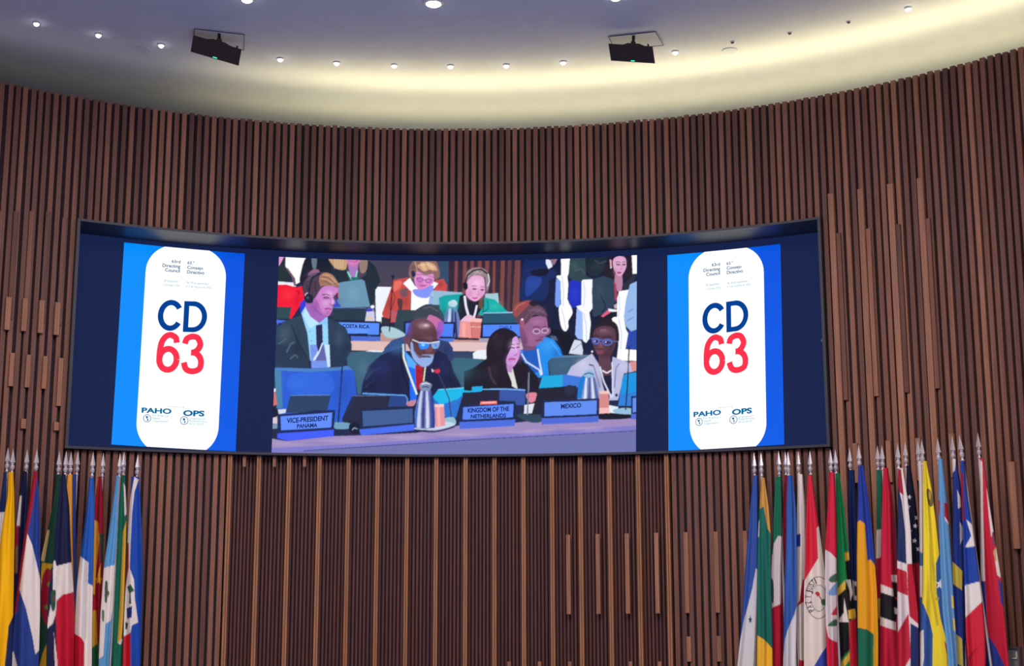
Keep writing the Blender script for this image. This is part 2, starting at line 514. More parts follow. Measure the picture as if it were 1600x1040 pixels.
def hung_display(quad, hatch, arm_x, label, hlabel):
    """black display box hung under a hatch; quad = face corners TL TR BR BL"""
    cx = sum(q[0] for q in quad) / 4
    cy = sum(q[1] for q in quad) / 4
    hp = [on_z(x, y, Z_CEIL) for (x, y) in hatch]
    hc = sum(hp, Vector()) / 4
    dist = (hc - CAM).length * 0.985
    d = ray(cx, cy)
    C = CAM + d * dist
    pts = []
    for (x, y) in quad:
        r_ = ray(x, y)
        pts.append(CAM + r_ * (dist / r_.dot(d)))
    ux = ((pts[1] - pts[0]) + (pts[2] - pts[3])) / 2
    uy = ((pts[0] - pts[3]) + (pts[1] - pts[2])) / 2
    hx, hy = ux / 2, uy / 2
    n = hx.cross(hy).normalized()
    if n.dot(d) < 0:
        n = -n
    e = empty('ceiling_display', C + n * 0.06, label, 'display', 'displays hung from the ceiling')
    off = -(C + n * 0.06)
    def W(mb_):
        mb_.v = [tuple(Vector(v) + off) for v in mb_.v]
        return mb_
    m = MB()
    m.box(C + n * 0.045, hx, hy, n * 0.035)
    W(m).build('housing', BLACK, e)
    m = MB()
    m.box(C + n * 0.003, hx * 0.965, hy * 0.92, n * 0.006)
    W(m).build('screen', BLACKGLOSS, e)
    m = MB()
    for (a, b, ww, hh) in ((0, 0.96, 1, 0.04), (0, -0.955, 1, 0.045), (-0.98, 0, 0.02, 1), (0.98, 0, 0.02, 1)):
        m.box(C + hx * a + hy * b, hx * ww, hy * hh, n * 0.012)
    W(m).build('bezel', BLACK, e)
    m = MB()
    m.box(C - hy * 0.86 - n * 0.012, hx * 0.085, hy * 0.05, n * 0.006)
    W(m).build('status_light', LED, e)
    # mount: curved back hump, arm up into the hatch
    m = MB()
    base = C + hx * arm_x + hy * 0.95 + n * 0.06
    q0, q1 = base - hy * 0.06, base + hy * 0.27
    m.add([q0 + hx * a * 0.62 + n * b * 0.04 for a in (-1, 1) for b in (-1, 1)] + [q1 + hx * a * 0.26 + n * b * 0.03 for a in (-1, 1) for b in (-1, 1)],
          [(0, 1, 3, 2), (4, 6, 7, 5), (0, 4, 5, 1), (1, 5, 7, 3), (3, 7, 6, 2), (2, 6, 4, 0)])
    m.box(base + hy * 0.36, hx * 0.11, hy * 0.14, n * 0.03)
    W(m).build('mount_head', BLACK, e)
    m = MB()
    m.tube(base + hy * 0.42, Vector((base.x, base.y, Z_CEIL - 0.012)), 0.02)
    W(m).build('arm', BLACK, e)
    m = MB()
    m.tube(C + hx * 0.8 + hy * 0.98 + n * 0.05, C + hx * 0.82 + hy * 1.25 + n * 0.05, 0.012)
    W(m).build('locking_knob', BLACK, e)
    # hatch in the ceiling
    h = empty('ceiling_hatch', (hc.x, hc.y, Z_CEIL), hlabel, 'hatch', 'hatches above the hung displays')
    m = MB()
    q = [(p - hc) for p in hp]
    m.add([(p.x * 0.97, p.y * 0.97, -0.001) for p in q] + [(p.x * 0.97, p.y * 0.97, -0.010) for p in q],
          [(3, 2, 1, 0), (4, 5, 6, 7), (0, 1, 5, 4), (1, 2, 6, 5), (2, 3, 7, 6), (3, 0, 4, 7)])
    m.build('panel', GREYPANEL, h)
    m = MB()
    for a in range(4):
        p0, p1 = q[a], q[(a + 1) % 4]
        m.tube((p0.x, p0.y, -0.011), (p1.x, p1.y, -0.011), 0.0045, n=6)
    m.build('edge_strip', mat('hatch_edge', (0.12, 0.12, 0.13), 0.5), h)


hung_display([(302.3, 54.7), (377.8, 77.1), (373, 102.7), (298, 80.9)], [(304, 44), (382, 53), (381, 77), (302, 66)], 0.05,
             'black display tilted down to the right, hung at the left of the ceiling', 'open grey ceiling hatch above the left-hand hung display')
hung_display([(950.6, 68.5), (1019.5, 72), (1023.6, 99.6), (954.5, 94.3)], [(950.6, 56.2), (1024.5, 48.4), (1036.7, 69.4), (962, 77)], 0.15,
             'black display with a blue reflection, hung at the right of the ceiling', 'open grey ceiling hatch above the right-hand hung display')
# ------------------------------------------------------------------ flat print: a small painter for screen pictures and flags
def catmull(pts, n=5):
    P = np.array(pts, float)
    m = len(P)
    out = []
    for i in range(m):
        a, b, c, d = P[i - 1], P[i], P[(i + 1) % m], P[(i + 2) % m]
        for k in range(n):
            t = k / n
            out.append(0.5 * (2 * b + (c - a) * t + (2 * a - 5 * b + 4 * c - d) * t * t + (3 * b - a - 3 * c + d) * t ** 3))
    return np.array(out)


def ribbon(pts, w):
    P = np.array(pts, float)
    d = np.gradient(P, axis=0)
    d /= np.linalg.norm(d, axis=1)[:, None] + 1e-9
    nrm = np.stack([-d[:, 1], d[:, 0]], 1) * w / 2
    return np.concatenate([P + nrm, (P - nrm)[::-1]])


def oval(cx, cy, rx, ry, n=24):
    a = np.linspace(0, 2 * np.pi, n, endpoint=False)
    return np.stack([cx + rx * np.cos(a), cy + ry * np.sin(a)], 1)


def star(cx, cy, r, rot=0.0, sx=1.0):
    out = []
    for k in range(10):
        a = rot - math.pi / 2 + k * math.pi / 5
        q = r if k % 2 == 0 else r * 0.42
        out.append((cx + sx * q * math.cos(a), cy + q * math.sin(a)))
    return np.array(out)


class Canvas:
    def __init__(s, w, h, x0, y0, sx, sy, bg):
        s.w, s.h, s.x0, s.y0, s.sx, s.sy = w, h, x0, y0, sx, sy
        s.a = np.empty((h, w, 3), np.float32)
        s.a[:] = lin(bg)

    def poly(s, pts, color, alpha=1.0):
        P = np.array(pts, float)
        X = (P[:, 0] - s.x0) * s.sx
        Y = (P[:, 1] - s.y0) * s.sy
        i0, i1 = max(0, int(X.min())), min(s.w, int(X.max()) + 2)
        j0, j1 = max(0, int(Y.min())), min(s.h, int(Y.max()) + 2)
        if i1 <= i0 or j1 <= j0:
            return
        gx = np.arange(i0, i1) + 0.5
        gy = np.arange(j0, j1) + 0.5
        ins = np.zeros((len(gy), len(gx)), bool)
        n = len(X)
        for k in range(n):
            xa, ya, xb, yb = X[k], Y[k], X[(k + 1) % n], Y[(k + 1) % n]
            if ya == yb:
                continue
            rows = (ya > gy) != (yb > gy)
            if not rows.any():
                continue
            xc = (xb - xa) * (gy[rows] - ya) / (yb - ya) + xa
            ins[rows] ^= gx[None, :] < xc[:, None]
        c = np.array(lin(color), np.float32)
        sub = s.a[j0:j1, i0:i1]
        sub[ins] = sub[ins] * (1 - alpha) + c * alpha

    def blur(s, n=1):
        for _ in range(n):
            p = np.pad(s.a, ((1, 1), (1, 1), (0, 0)), 'edge')
            p = (p[:-2] + 2 * p[1:-1] + p[2:]) / 4
            s.a = (p[:, :-2] + 2 * p[:, 1:-1] + p[:, 2:]) / 4

    def at(s, x, y):
        fx = np.clip((x - s.x0) * s.sx - 0.5, 0, s.w - 1.001)
        fy = np.clip((y - s.y0) * s.sy - 0.5, 0, s.h - 1.001)
        i, j = fx.astype(int), fy.astype(int)
        a, b = (fx - i)[..., None], (fy - j)[..., None]
        return (s.a[j, i] * (1 - a) + s.a[j, i + 1] * a) * (1 - b) + (s.a[j + 1, i] * (1 - a) + s.a[j + 1, i + 1] * a) * b


def set_print(me, cols):
    at = me.color_attributes.new('print', 'FLOAT_COLOR', 'POINT')
    buf = np.ones((len(cols), 4), np.float32)
    buf[:, :3] = cols
    at.data.foreach_set('color', buf.ravel())


def grid_faces(nx, ny):
    i = np.arange((nx - 1) * (ny - 1))
    a = (i // (nx - 1)) * nx + i % (nx - 1)
    return np.stack([a, a + 1, a + nx + 1, a + nx], 1)


def fast_mesh(name, V, F, material, parent=None, smooth=True):
    me = bpy.data.meshes.new(name)
    V = np.asarray(V, np.float32)
    F = np.asarray(F, np.int32)
    me.vertices.add(len(V))
    me.vertices.foreach_set('co', V.ravel())
    me.loops.add(F.size)
    me.loops.foreach_set('vertex_index', F.ravel())
    me.polygons.add(len(F))
    me.polygons.foreach_set('loop_start', np.arange(len(F), dtype=np.int32) * F.shape[1])
    me.polygons.foreach_set('loop_total', np.full(len(F), F.shape[1], np.int32))
    if smooth:
        me.polygons.foreach_set('use_smooth', np.ones(len(F), bool))
    me.update(calc_edges=True)
    me.validate()
    me.materials.append(material)
    o = bpy.data.objects.new(name, me)
    COL.objects.link(o)
    if parent:
        o.parent = parent
    return o


_txt = {}


def text_tris(s, bold=0.0):
    """outline of a line of lettering, scaled to the unit box: (points, triangles)"""
    if (s, bold) in _txt:
        return _txt[(s, bold)]
    cu = bpy.data.curves.new('t', 'FONT')
    cu.body = s
    cu.offset = bold
    cu.resolution_u = 4
    ob = bpy.data.objects.new('t', cu)
    COL.objects.link(ob)
    dg = bpy.context.evaluated_depsgraph_get()
    me = bpy.data.meshes.new_from_object(ob.evaluated_get(dg))
    n = len(me.vertices)
    co = np.empty(n * 3, np.float32)
    me.vertices.foreach_get('co', co)
    co = co.reshape(-1, 3)[:, :2].astype(float)
    fs = [tuple(p.vertices) for p in me.polygons]
    bpy.data.objects.remove(ob)
    bpy.data.curves.remove(cu)
    bpy.data.meshes.remove(me)
    base = 0.0
    x0, x1 = co[:, 0].min(), co[:, 0].max()
    y1 = co[:, 1].max()
    co[:, 0] = (co[:, 0] - x0) / (x1 - x0)
    co[:, 1] = co[:, 1] / y1           # baseline stays at 0, tallest letter at 1
    _txt[(s, bold)] = (co, fs)
    return co, fs


# ------------------------------------------------------------------ the curved video wall
RS = R + 0.55                   # radius of the lit surface, set back behind its frame
RF = R - 0.08                   # front of the frame
vw = empty('video_wall', cyl((PH_L + PH_R) / 2, Z_SB, R), 'wide curved video wall in a black frame set into the wooden slats', 'video wall')
VO = -vw.location


def vmesh(name, verts, faces, material, parent=None, smooth=False):
    return mesh_obj(name, [Vector(v) + VO for v in verts], faces, material, parent or vw, smooth)


FR = mat('screen_frame', (0.026, 0.032, 0.050), 0.45, spec=0.4)
for (a, b, r0, r1, z0, z1, nm) in ((PH_L, PH_R, RF, RS + 0.02, Z_ST - 0.03, Z_ST, 'frame_head'), (PH_L, PH_R, RF, RS + 0.02, Z_SB - 0.03, Z_SB, 'frame_sill'),
                                  (PH_L, PH_L + 0.004, RF, RS + 0.02, Z_SB, Z_ST - 0.03, 'frame_jamb'), (PH_R - 0.004, PH_R, RF, RS + 0.02, Z_SB, Z_ST - 0.03, 'frame_jamb')):
    m = MB()
    m.arc(a, b, r0, r1, z0, z1)
    vmesh(nm, m.v, m.f, FR)
m = MB()
m.arc(PH_L + 0.004, PH_R - 0.004, RS, RS + 0.02, Z_SB, Z_ST - 0.03)
vmesh('screen_surface', m.v, m.f, mat('dark_screen_veil', (0.003, 0.004, 0.008), 0.6, emit=lin((22, 34, 74)), strength=1.0, spec=0.05))  # even navy glow: LED black level plus veiling glare painted in
m = MB()
p_, z_ = on_cyl(1284.5, 531, RS - 0.02)
m.box(cyl(p_, z_, RS - 0.014), (0.012, 0, 0.012), (0, 0.01, 0), (-0.008, 0, 0.008))
vmesh('scuff_mark', m.v, m.f, mat('scuff', (0.3, 0.33, 0.4), 0.6))


class Panel:
    """a lit rectangle on the curved surface; uv 0..1, v down"""
    def __init__(s, quad, lift):
        s.c = [on_cyl(x, y, RS - lift) for (x, y) in quad]     # TL TR BR BL as (phi, z)
        s.r = RS - lift

    def uv(s, px, py):
        p, z = on_cyl(px, py, s.r)
        (a0, a1), (b0, b1), (c0, c1), (d0, d1) = s.c
        u = v = 0.5
        for _ in range(12):
            f0 = (1 - v) * ((1 - u) * a0 + u * b0) + v * ((1 - u) * d0 + u * c0) - p
            f1 = (1 - v) * ((1 - u) * a1 + u * b1) + v * ((1 - u) * d1 + u * c1) - z
            j00 = (1 - v) * (b0 - a0) + v * (c0 - d0)
            j01 = (1 - u) * (d0 - a0) + u * (c0 - b0)
            j10 = (1 - v) * (b1 - a1) + v * (c1 - d1)
            j11 = (1 - u) * (d1 - a1) + u * (c1 - b1)
            dt = j00 * j11 - j01 * j10
            u -= (f0 * j11 - f1 * j01) / dt
            v -= (f1 * j00 - f0 * j10) / dt
        return u, v

    def pt(s, u, v, lift=0.0):
        u, v = np.asarray(u, float), np.asarray(v, float)
        (a0, a1), (b0, b1), (c0, c1), (d0, d1) = s.c
        p = (1 - v) * ((1 - u) * a0 + u * b0) + v * ((1 - u) * d0 + u * c0)
        z = (1 - v) * ((1 - u) * a1 + u * b1) + v * ((1 - u) * d1 + u * c1)
        r = s.r - lift
        return np.stack([r * np.sin(p), r * np.cos(p), z], -1) + np.array(VO)

    def sheet(s, name, nx, ny, color_at, material):
        u, v = np.meshgrid(np.linspace(0, 1, nx), np.linspace(0, 1, ny))
        V = s.pt(u, v).reshape(-1, 3)
        o = fast_mesh(name, V, grid_faces(nx, ny)[:, ::-1], material, vw)
        set_print(o.data, color_at(u, v).reshape(-1, 3))
        return o

    def flat(s, name, uvpts, material, parent, lift):
        """convex outline filled with rows of quads that follow the curve"""
        P = np.array(uvpts)
        vs = np.unique(np.round(P[:, 1], 5))
        n = 24
        U, Vv = [], []
        for v in vs:
            on = []
            for k in range(len(P)):
                (ua, va), (ub, vb) = P[k], P[(k + 1) % len(P)]
                if min(va, vb) - 1e-5 <= v <= max(va, vb) + 1e-5:
                    on += [ua, ub] if abs(vb - va) < 2e-5 else [ua + (ub - ua) * min(1, max(0, (v - va) / (vb - va)))]
            U.append(np.linspace(min(on), max(on), n))
            Vv.append(np.full(n, v))
        W = s.pt(np.array(U), np.array(Vv), lift).reshape(-1, 3)
        return fast_mesh(name, W, grid_faces(n, len(vs))[:, ::-1], material, parent)

    def lettering(s, name, lines, material, parent, lift):
        """lines: (text, u0, u1, v_base, height_v, bold[, slope])"""
        V, Fs = [], []
        for ln in lines:
            t, u0, u1, vb, hv, bold = ln[:6]
            sl = ln[6] if len(ln) > 6 else 0.0
            co, fs = text_tris(t, bold)
            n = len(V)
            P = s.pt(u0 + co[:, 0] * (u1 - u0), vb + sl * co[:, 0] - co[:, 1] * hv, lift)
            V += [tuple(q) for q in P]
            Fs += [tuple(i + n for i in f) for f in fs]
        return mesh_obj(name, V, Fs, material, parent)


def big_letters(panel, name, specs, material, parent, lift):
    V, Fs = [], []
    for (ch, u0, u1, vb, hv, bold, sl, w, h, t) in specs:
        for q in glyph(ch, w, h, t):
            n = len(V)
            x, y = q[:, 0] / w, q[:, 1] / h
            V += [tuple(p) for p in panel.pt(u0 + x * (u1 - u0), vb + sl * x - y * hv, lift)]
            Fs.append((n, n + 1, n + 2, n + 3))
    return mesh_obj(name, V, Fs, material, parent)


def glow(name, c, k=1.0):
    return mat(name, (0, 0, 0), 0.5, emit=lin(c), strength=k, spec=0.0)


PIC = attr_mat('lit_picture', emit=True, strength=1.0)
G_WHITE = glow('lit_white', (255, 255, 255), 1.12)
G_NAVY = glow('lit_navy', (6, 66, 150))
G_RED = glow('lit_red', (255, 52, 78))
G_TEAL = glow('lit_teal', (10, 96, 132))
G_CYAN = glow('lit_cyan', (0, 108, 165))
G_PALE = glow('lit_pale_teal', (80, 172, 190))
G_INK = glow('lit_ink', (26, 38, 96))

# --- the two posters: the same design on either side
LQ = [(194, 378.5), (382.5, 396), (368.2, 705), (174, 694)]
RQ = [(1042.8, 398.5), (1219.4, 381), (1225.4, 694), (1044.5, 704.5)]
_pl = Panel(LQ, 0.004)


def Z1(x, y):
    return _pl.uv(160 + x / 6.117, 370 + y / 6.117)


def Z2(x, y):
    return _pl.uv(160 + x / 5.779, 540 + y / 5.779)


def line(zf, t, x0, x1, y, h, bold=0.0, y2=None):
    u0, v0 = zf(x0, y)
    u1, v1 = zf(x1, y2 if y2 is not None else y)
    ut, vt = zf(x0, y - h)
    return (t, u0, u1, v0, v0 - vt, bold, v1 - v0)


HEAD = [line(Z1, '63rd', 662, 745, 247, 30, 0.02, 254), line(Z1, 'Directing', 573, 743, 287, 32, 0.022, 298), line(Z1, 'Council', 597, 740, 330, 32, 0.022, 341),
        line(Z1, '63.\u00b0', 812, 878, 260, 30, 0.022, 264), line(Z1, 'Consejo', 810, 961, 305, 30, 0.022, 315), line(Z1, 'Directivo', 808, 973, 350, 32, 0.022, 360)]
DATES = [line(Z1, '28 September', 585, 728, 428, 22, 0, 438), line(Z1, '2 October 2026', 579, 735, 466, 22, 0, 477),
         line(Z1, 'del 28 de septiembre', 805, 1012, 446, 22, 0, 461), line(Z1, 'al 2 de octubre de 2026', 800, 1040, 480, 22, 0, 497)]
SMALL = [line(Z2, 'www.paho.org', 595, 738, 553, 12, 0, 558),
         line(Z2, 'Pan American', 450, 600, 637, 20, 0, 644), line(Z2, 'Health', 450, 520, 663, 20, 0, 666), line(Z2, 'Organization', 450, 592, 687, 20, 0, 692),
         line(Z2, 'Organizaci\u00f3n', 785, 930, 666, 20, 0, 670), line(Z2, 'Panamericana', 785, 940, 688, 20, 0, 693), line(Z2, 'de la Salud', 785, 908, 711, 20, 0, 716)]
LOGO = [line(Z2, 'PAHO', 352, 622, 602, 46, 0.04, 614), line(Z2, 'OPS', 727, 920, 630, 50, 0.045, 636)]


def stroke_quads(pts, t, n=6):
    """open rounded stroke as a strip of quads"""
    P = np.array(pts, float)
    m = len(P)
    out = []
    for k in range(m - 1):
        a, b, c, d = P[max(k - 1, 0)], P[k], P[k + 1], P[min(k + 2, m - 1)]
        for q in range(n):
            w = q / n
            out.append(0.5 * (2 * b + (c - a) * w + (2 * a - 5 * b + 4 * c - d) * w * w + (3 * b - a - 3 * c + d) * w ** 3))
    out.append(P[-1])
    C = np.array(out)
    d = np.gradient(C, axis=0)
    d /= np.linalg.norm(d, axis=1)[:, None] + 1e-9
    nr = np.stack([-d[:, 1], d[:, 0]], 1) * t / 2
    A, B = C + nr, C - nr
    return [np.array([A[k], A[k + 1], B[k + 1], B[k]]) for k in range(len(C) - 1)]


def ell(cx, cy, rx, ry, a0, a1, n=16):
    return [(cx + rx * math.cos(math.radians(a0 + (a1 - a0) * k / n)), cy + ry * math.sin(math.radians(a0 + (a1 - a0) * k / n))) for k in range(n + 1)]


def glyph(ch, w, h, t):
    """bold upright letter in a w x h box, y up"""
    k = t / 2
    if ch == 'C':
        return stroke_quads(ell(w * 0.53, h / 2, w * 0.53 - k, h / 2 - k, 33, 325, 30), t, 2)
    if ch == 'D':
        top = [(k, h - k * 0.95), (w * 0.45, h - k * 0.95)]
        q = stroke_quads([(k, 0), (k, h)], t, 1)
        q += stroke_quads([(0, h - k * 0.95), (w * 0.40, h - k * 0.95)], t * 0.95, 1) + stroke_quads([(0, k * 0.95), (w * 0.40, k * 0.95)], t * 0.95, 1)
        q += stroke_quads(ell(w * 0.40, h / 2, w * 0.60 - k, h / 2 - k * 0.95, 92, -92, 24), t, 2)
        return q
    if ch == '6':
        q = stroke_quads(ell(w * 0.5, h * 0.325, w * 0.5 - k, h * 0.325 - k * 0.92, 0, 360, 32), t, 2)
        q += stroke_quads([(w - k * 1.25, h * 0.735), (w * 0.79, h * 0.855), (w * 0.66, h - k * 1.25), (w * 0.54, h - k * 0.95), (w * 0.36, h * 0.885), (w * 0.2, h * 0.75), (k * 1.05, h * 0.54), (k, h * 0.34)], t * 0.98, 5)
        return q
    if ch == '3':
        q = stroke_quads([(k * 1.05, h * 0.745), (w * 0.20, h * 0.86), (w * 0.34, h - k * 1.15), (w * 0.5, h - k * 0.95), (w * 0.68, h * 0.895), (w * 0.80, h * 0.75), (w * 0.72, h * 0.62), (w * 0.56, h * 0.545), (w * 0.42, h * 0.535)], t, 5)
        q += stroke_quads([(w * 0.42, h * 0.535), (w * 0.62, h * 0.52), (w * 0.80, h * 0.43), (w - k, h * 0.29), (w * 0.80, h * 0.13), (w * 0.5, k * 0.95), (w * 0.24, h * 0.125), (k * 1.05, h * 0.285)], t, 5)
        return q


CDL = [('C',) + line(Z1, 'C', 520, 752, 897, 298, 0, 899)[1:] + (38, 50, 8.6), ('D',) + line(Z1, 'D', 767, 992, 908, 296, 0, 914)[1:] + (37, 49.5, 8.2)]
SXL = [('6',) + line(Z2, '6', 478, 690, 240, 369, 0, 244)[1:] + (36.7, 64, 9.6), ('3',) + line(Z2, '3', 700, 911, 254, 367, 0, 260)[1:] + (36.5, 63.5, 9.4)]


def arc_pts(cx, cy, rx, ry, a0, a1, n):
    return [(cx + rx * math.cos(math.radians(a0 + (a1 - a0) * k / n)), cy + ry * math.sin(math.radians(a0 + (a1 - a0) * k / n))) for k in range(n + 1)]


def pill():
    W, H, r = 191.0, 314.0, 45.5
    x0, x1 = 0.188 * W, 0.851 * W
    yt, yb = 42.0, H - 36.0
    at = math.degrees(math.asin(yt / r))
    ab = math.degrees(math.asin((H - yb) / r))
    pts = arc_pts(x1 - r, yt, r, r, 0, -at, 10) + arc_pts(x0 + r, yt, r, r, 180 + at, 180, 10)
    pts += arc_pts(x0 + r, yb, r, r, 180, 180 - ab, 10) + arc_pts(x1 - r, yb, r, r, ab, 0, 10)
    return [(x / W, y / H) for (x, y) in pts]


def poster_color(u, v):
    a, b, c = np.array(lin((0, 142, 255))), np.array(lin((0, 92, 232))), np.array(lin((0, 74, 218)))
    t = np.clip((u - 0.2) / 0.65, 0, 1)[..., None]
    return a * (1 - t) + (b * (0.5 + 0.5 * v[..., None]) + c * (0.5 - 0.5 * v[..., None])) * t


for quad, side in ((LQ, 'left'), (RQ, 'right')):
    P = Panel(quad, 0.004)
    o = P.sheet('poster_picture', 40, 50, poster_color, PIC)
    o['label'] = 'blue poster slide with a white rounded panel, %s of the camera picture' % side
    P.flat('white_panel', pill(), G_WHITE, o, 0.004)
    P.lettering('heading_lettering', HEAD, G_TEAL, o, 0.008)
    P.lettering('date_lettering', DATES, G_PALE, o, 0.008)
    big_letters(P, 'navy_letters', CDL, G_NAVY, o, 0.008)
    big_letters(P, 'red_digits', SXL, G_RED, o, 0.010)
    P.lettering('logo_lettering', LOGO, G_CYAN, o, 0.008)
    P.lettering('caption_lettering', SMALL, G_PALE, o, 0.008)
    for (gx, gy, gr) in ((403, 655, 36), (738, 675, 38)):
        V, F_ = [], []
        n = 28
        for k in range(n):
            for q in (1.0, 0.84):
                a = 2 * math.pi * k / n
                V.append(Z2(gx + gr * q * math.cos(a), gy + gr * q * math.sin(a)))
        for k in range(n):
            a, b = 2 * k, 2 * ((k + 1) % n)
            F_.append((a, a + 1, b + 1, b))
        for blob in ([(-14, -22), (10, -18), (6, -2), (-2, 4), (-10, -6)], [(0, 4), (12, 6), (10, 20), (2, 26), (-2, 14)]):
            m0 = len(V)
            V += [Z2(gx + a, gy + b) for (a, b) in blob]
            F_.append(tuple(range(m0, m0 + len(blob))))
        A = np.array(V)
        mesh_obj('globe_emblem', P.pt(A[:, 0], A[:, 1], 0.008), F_, G_CYAN, o)

# --- the camera picture: a conference table with delegates, painted flat as on the screen
CP = Panel([(436, 401), (995.2, 398.3), (993.6, 709.5), (424.3, 708)], 0.004)
ZM = {'A': (415, 390, 6.117), 'B': (580, 390, 6.117), 'C': (790, 390, 6.118), 'D': (415, 540, 5.776), 'E': (550, 480, 4.335), 'F': (740, 460, 4.0), 'P': (0, 0, 1.0)}
CV = Canvas(1160, 630, 0, 0, 1160, 630, (30, 40, 75))


def T(z, x, y):
    a, b, s = ZM[z]
    return CP.uv(a + x / s, b + y / s)


def pg(z, color, pts, smooth=0, alpha=1.0):
    q = catmull(pts, 4) if smooth else pts
    CV.poly([T(z, x, y) for (x, y) in q], color, alpha)


def st(z, color, pts, w, alpha=1.0):
    if len(pts) > 2:
        P_ = np.array(pts, float)
        t = np.linspace(0, len(P_) - 1, 4 * len(P_))
        pts = np.stack([np.interp(t, np.arange(len(P_)), P_[:, 0]), np.interp(t, np.arange(len(P_)), P_[:, 1])], 1)
    pg(z, color, ribbon(pts, w), 0, alpha)


def gb(z, color, cx, cy, rx, ry, alpha=0.6, rot=0.0):
    """soft shaded spot of the photographed scene"""
    u, v = T(z, cx, cy)
    su = T(z, cx + rx, cy)[0] - u
    sv = T(z, cx, cy + ry)[1] - v
    i0, i1 = max(0, int((u - 2.2 * su) * CV.w)), min(CV.w, int((u + 2.2 * su) * CV.w) + 1)
    j0, j1 = max(0, int((v - 2.2 * sv) * CV.h)), min(CV.h, int((v + 2.2 * sv) * CV.h) + 1)
    if i1 <= i0 or j1 <= j0:
        return
    X, Y = np.meshgrid(((np.arange(i0, i1) + 0.5) / CV.w - u) / su, ((np.arange(j0, j1) + 0.5) / CV.h - v) / sv)
    c_, s_ = math.cos(rot), math.sin(rot)
    X, Y = X * c_ + Y * s_, Y * c_ - X * s_
    g = (alpha * np.exp(-1.1 * (X * X + Y * Y)))[..., None]
    CV.a[j0:j1, i0:i1] = CV.a[j0:j1, i0:i1] * (1 - g) + np.array(lin(color), np.float32) * g


def ov(z, color, cx, cy, rx, ry=None, alpha=1.0):
    pg(z, color, oval(cx, cy, rx, ry or rx, 16), 0, alpha)


# back wall and slats
pg('B', (72, 66, 88), [(-240, 60), (740, 60), (740, 620), (-240, 620)])
pg('B', (52, 76, 108), [(650, 60), (745, 60), (745, 320), (650, 320)])
pg('B', (54, 38, 56), [(740, 60), (1468, 60), (1468, 640), (740, 640)])
for x, w in ((800, 30), (880, 35), (950, 32), (1020, 40), (1090, 38), (1165, 26), (1240, 38), (1310, 26), (1395, 30)):
    pg('B', (128, 72, 74), [(x, 60), (x + w, 60), (x + w - 14, 640), (x - 14, 640)])
pg('C', (18, 28, 62), [(150, 60), (1280, 40), (1280, 1060), (150, 1060)])
pg('C', (96, 60, 66), [(32, 90), (58, 90), (38, 590), (10, 590)])
pg('C', (116, 70, 72), [(92, 90), (128, 90), (100, 585), (62, 585)])
# standing man in a blue suit, aisle chairs
pg('C', (20, 42, 98), [(190, 80), (380, 80), (400, 180), (470, 200), (480, 260), (420, 300), (380, 470), (150, 480), (160, 250)], 1)
pg('C', (36, 66, 150), [(205, 270), (330, 262), (335, 330), (200, 450)], 1)
pg('C', (14, 22, 46), [(250, 200), (400, 180), (390, 240), (270, 250)], 1)
pg('C', (152, 112, 132), [(425, 80), (500, 80), (470, 140), (445, 145)])
pg('C', (228, 234, 250), [(385, 85), (428, 100), (450, 160), (410, 185), (385, 130)])
pg('C', (120, 160, 250), [(485, 270), (525, 300), (525, 540), (490, 550), (472, 520), (480, 320)])
pg('C', (255, 255, 255), [(530, 70), (615, 70), (615, 190), (590, 260), (600, 330), (590, 470), (610, 520), (560, 560), (530, 540), (525, 300), (485, 262), (490, 248), (530, 245)])
pg('C', (255, 255, 255), [(520, 530), (600, 510), (640, 600), (600, 680), (600, 740), (570, 780), (530, 730), (510, 600)], 1)
pg('C', (46, 70, 80), [(615, 70), (760, 70), (770, 250), (830, 280), (740, 290), (720, 320), (640, 290), (600, 260)])
pg('C', (30, 42, 56), [(760, 70), (980, 60), (960, 170), (880, 250), (800, 250), (770, 180)])
st('C', (90, 110, 120), [(660, 200), (720, 180), (760, 230)], 8, 0.6)
st('C', (80, 95, 105), [(850, 100), (900, 130), (960, 110)], 10, 0.6)
pg('C', (30, 48, 190), [(610, 300), (640, 288), (725, 312), (725, 530), (640, 560), (600, 480)])
pg('C', (160, 190, 255), [(680, 560), (735, 590), (740, 860), (690, 850), (665, 810)])
pg('C', (250, 252, 255), [(725, 300), (740, 285), (838, 282), (825, 380), (830, 560), (800, 600), (815, 700), (800, 850), (770, 890), (740, 870), (735, 600), (690, 562), (675, 540), (725, 528)])
pg('C', (14, 18, 38), [(400, 745), (540, 770), (600, 800), (660, 850), (640, 1040), (400, 1040)])
pg('C', (80, 95, 110), [(420, 820), (480, 825), (500, 870), (450, 860)])
pg('C', (214, 220, 240), [(660, 860), (720, 870), (740, 960), (735, 1005), (605, 990), (640, 900)])
st('C', (120, 130, 160), [(640, 960), (690, 920), (735, 890)], 6)
# woman with dark hair, aisle chair and man in pale shirt
pg('C', (34, 27, 44), [(1000, 60), (1190, 40), (1215, 200), (1230, 300), (1180, 330), (1120, 260), (1040, 330), (960, 310), (930, 200), (980, 100)], 1)
pg('C', (188, 130, 165), [(1045, 230), (1115, 240), (1122, 380), (1070, 400), (1040, 330)])
pg('C', (45, 65, 88), [(830, 280), (940, 250), (1040, 290), (1050, 480), (1040, 540), (960, 600), (850, 640), (830, 620)])
pg('C', (40, 45, 66), [(1115, 340), (1230, 240), (1250, 250), (1180, 395), (1110, 392)])
st('C', (25, 35, 55), [(900, 420), (960, 540), (920, 600)], 12)
pg('C', (172, 62, 92), [(1035, 300), (1056, 330), (1072, 500), (1045, 480)])
pg('C', (222, 168, 206), [(1030, 92), (1080, 62), (1140, 75), (1156, 140), (1140, 200), (1100, 250), (1060, 235), (1030, 170)], 1)
pg('C', (226, 172, 192), [(995, 90), (1012, 100), (1015, 170), (1000, 160)])
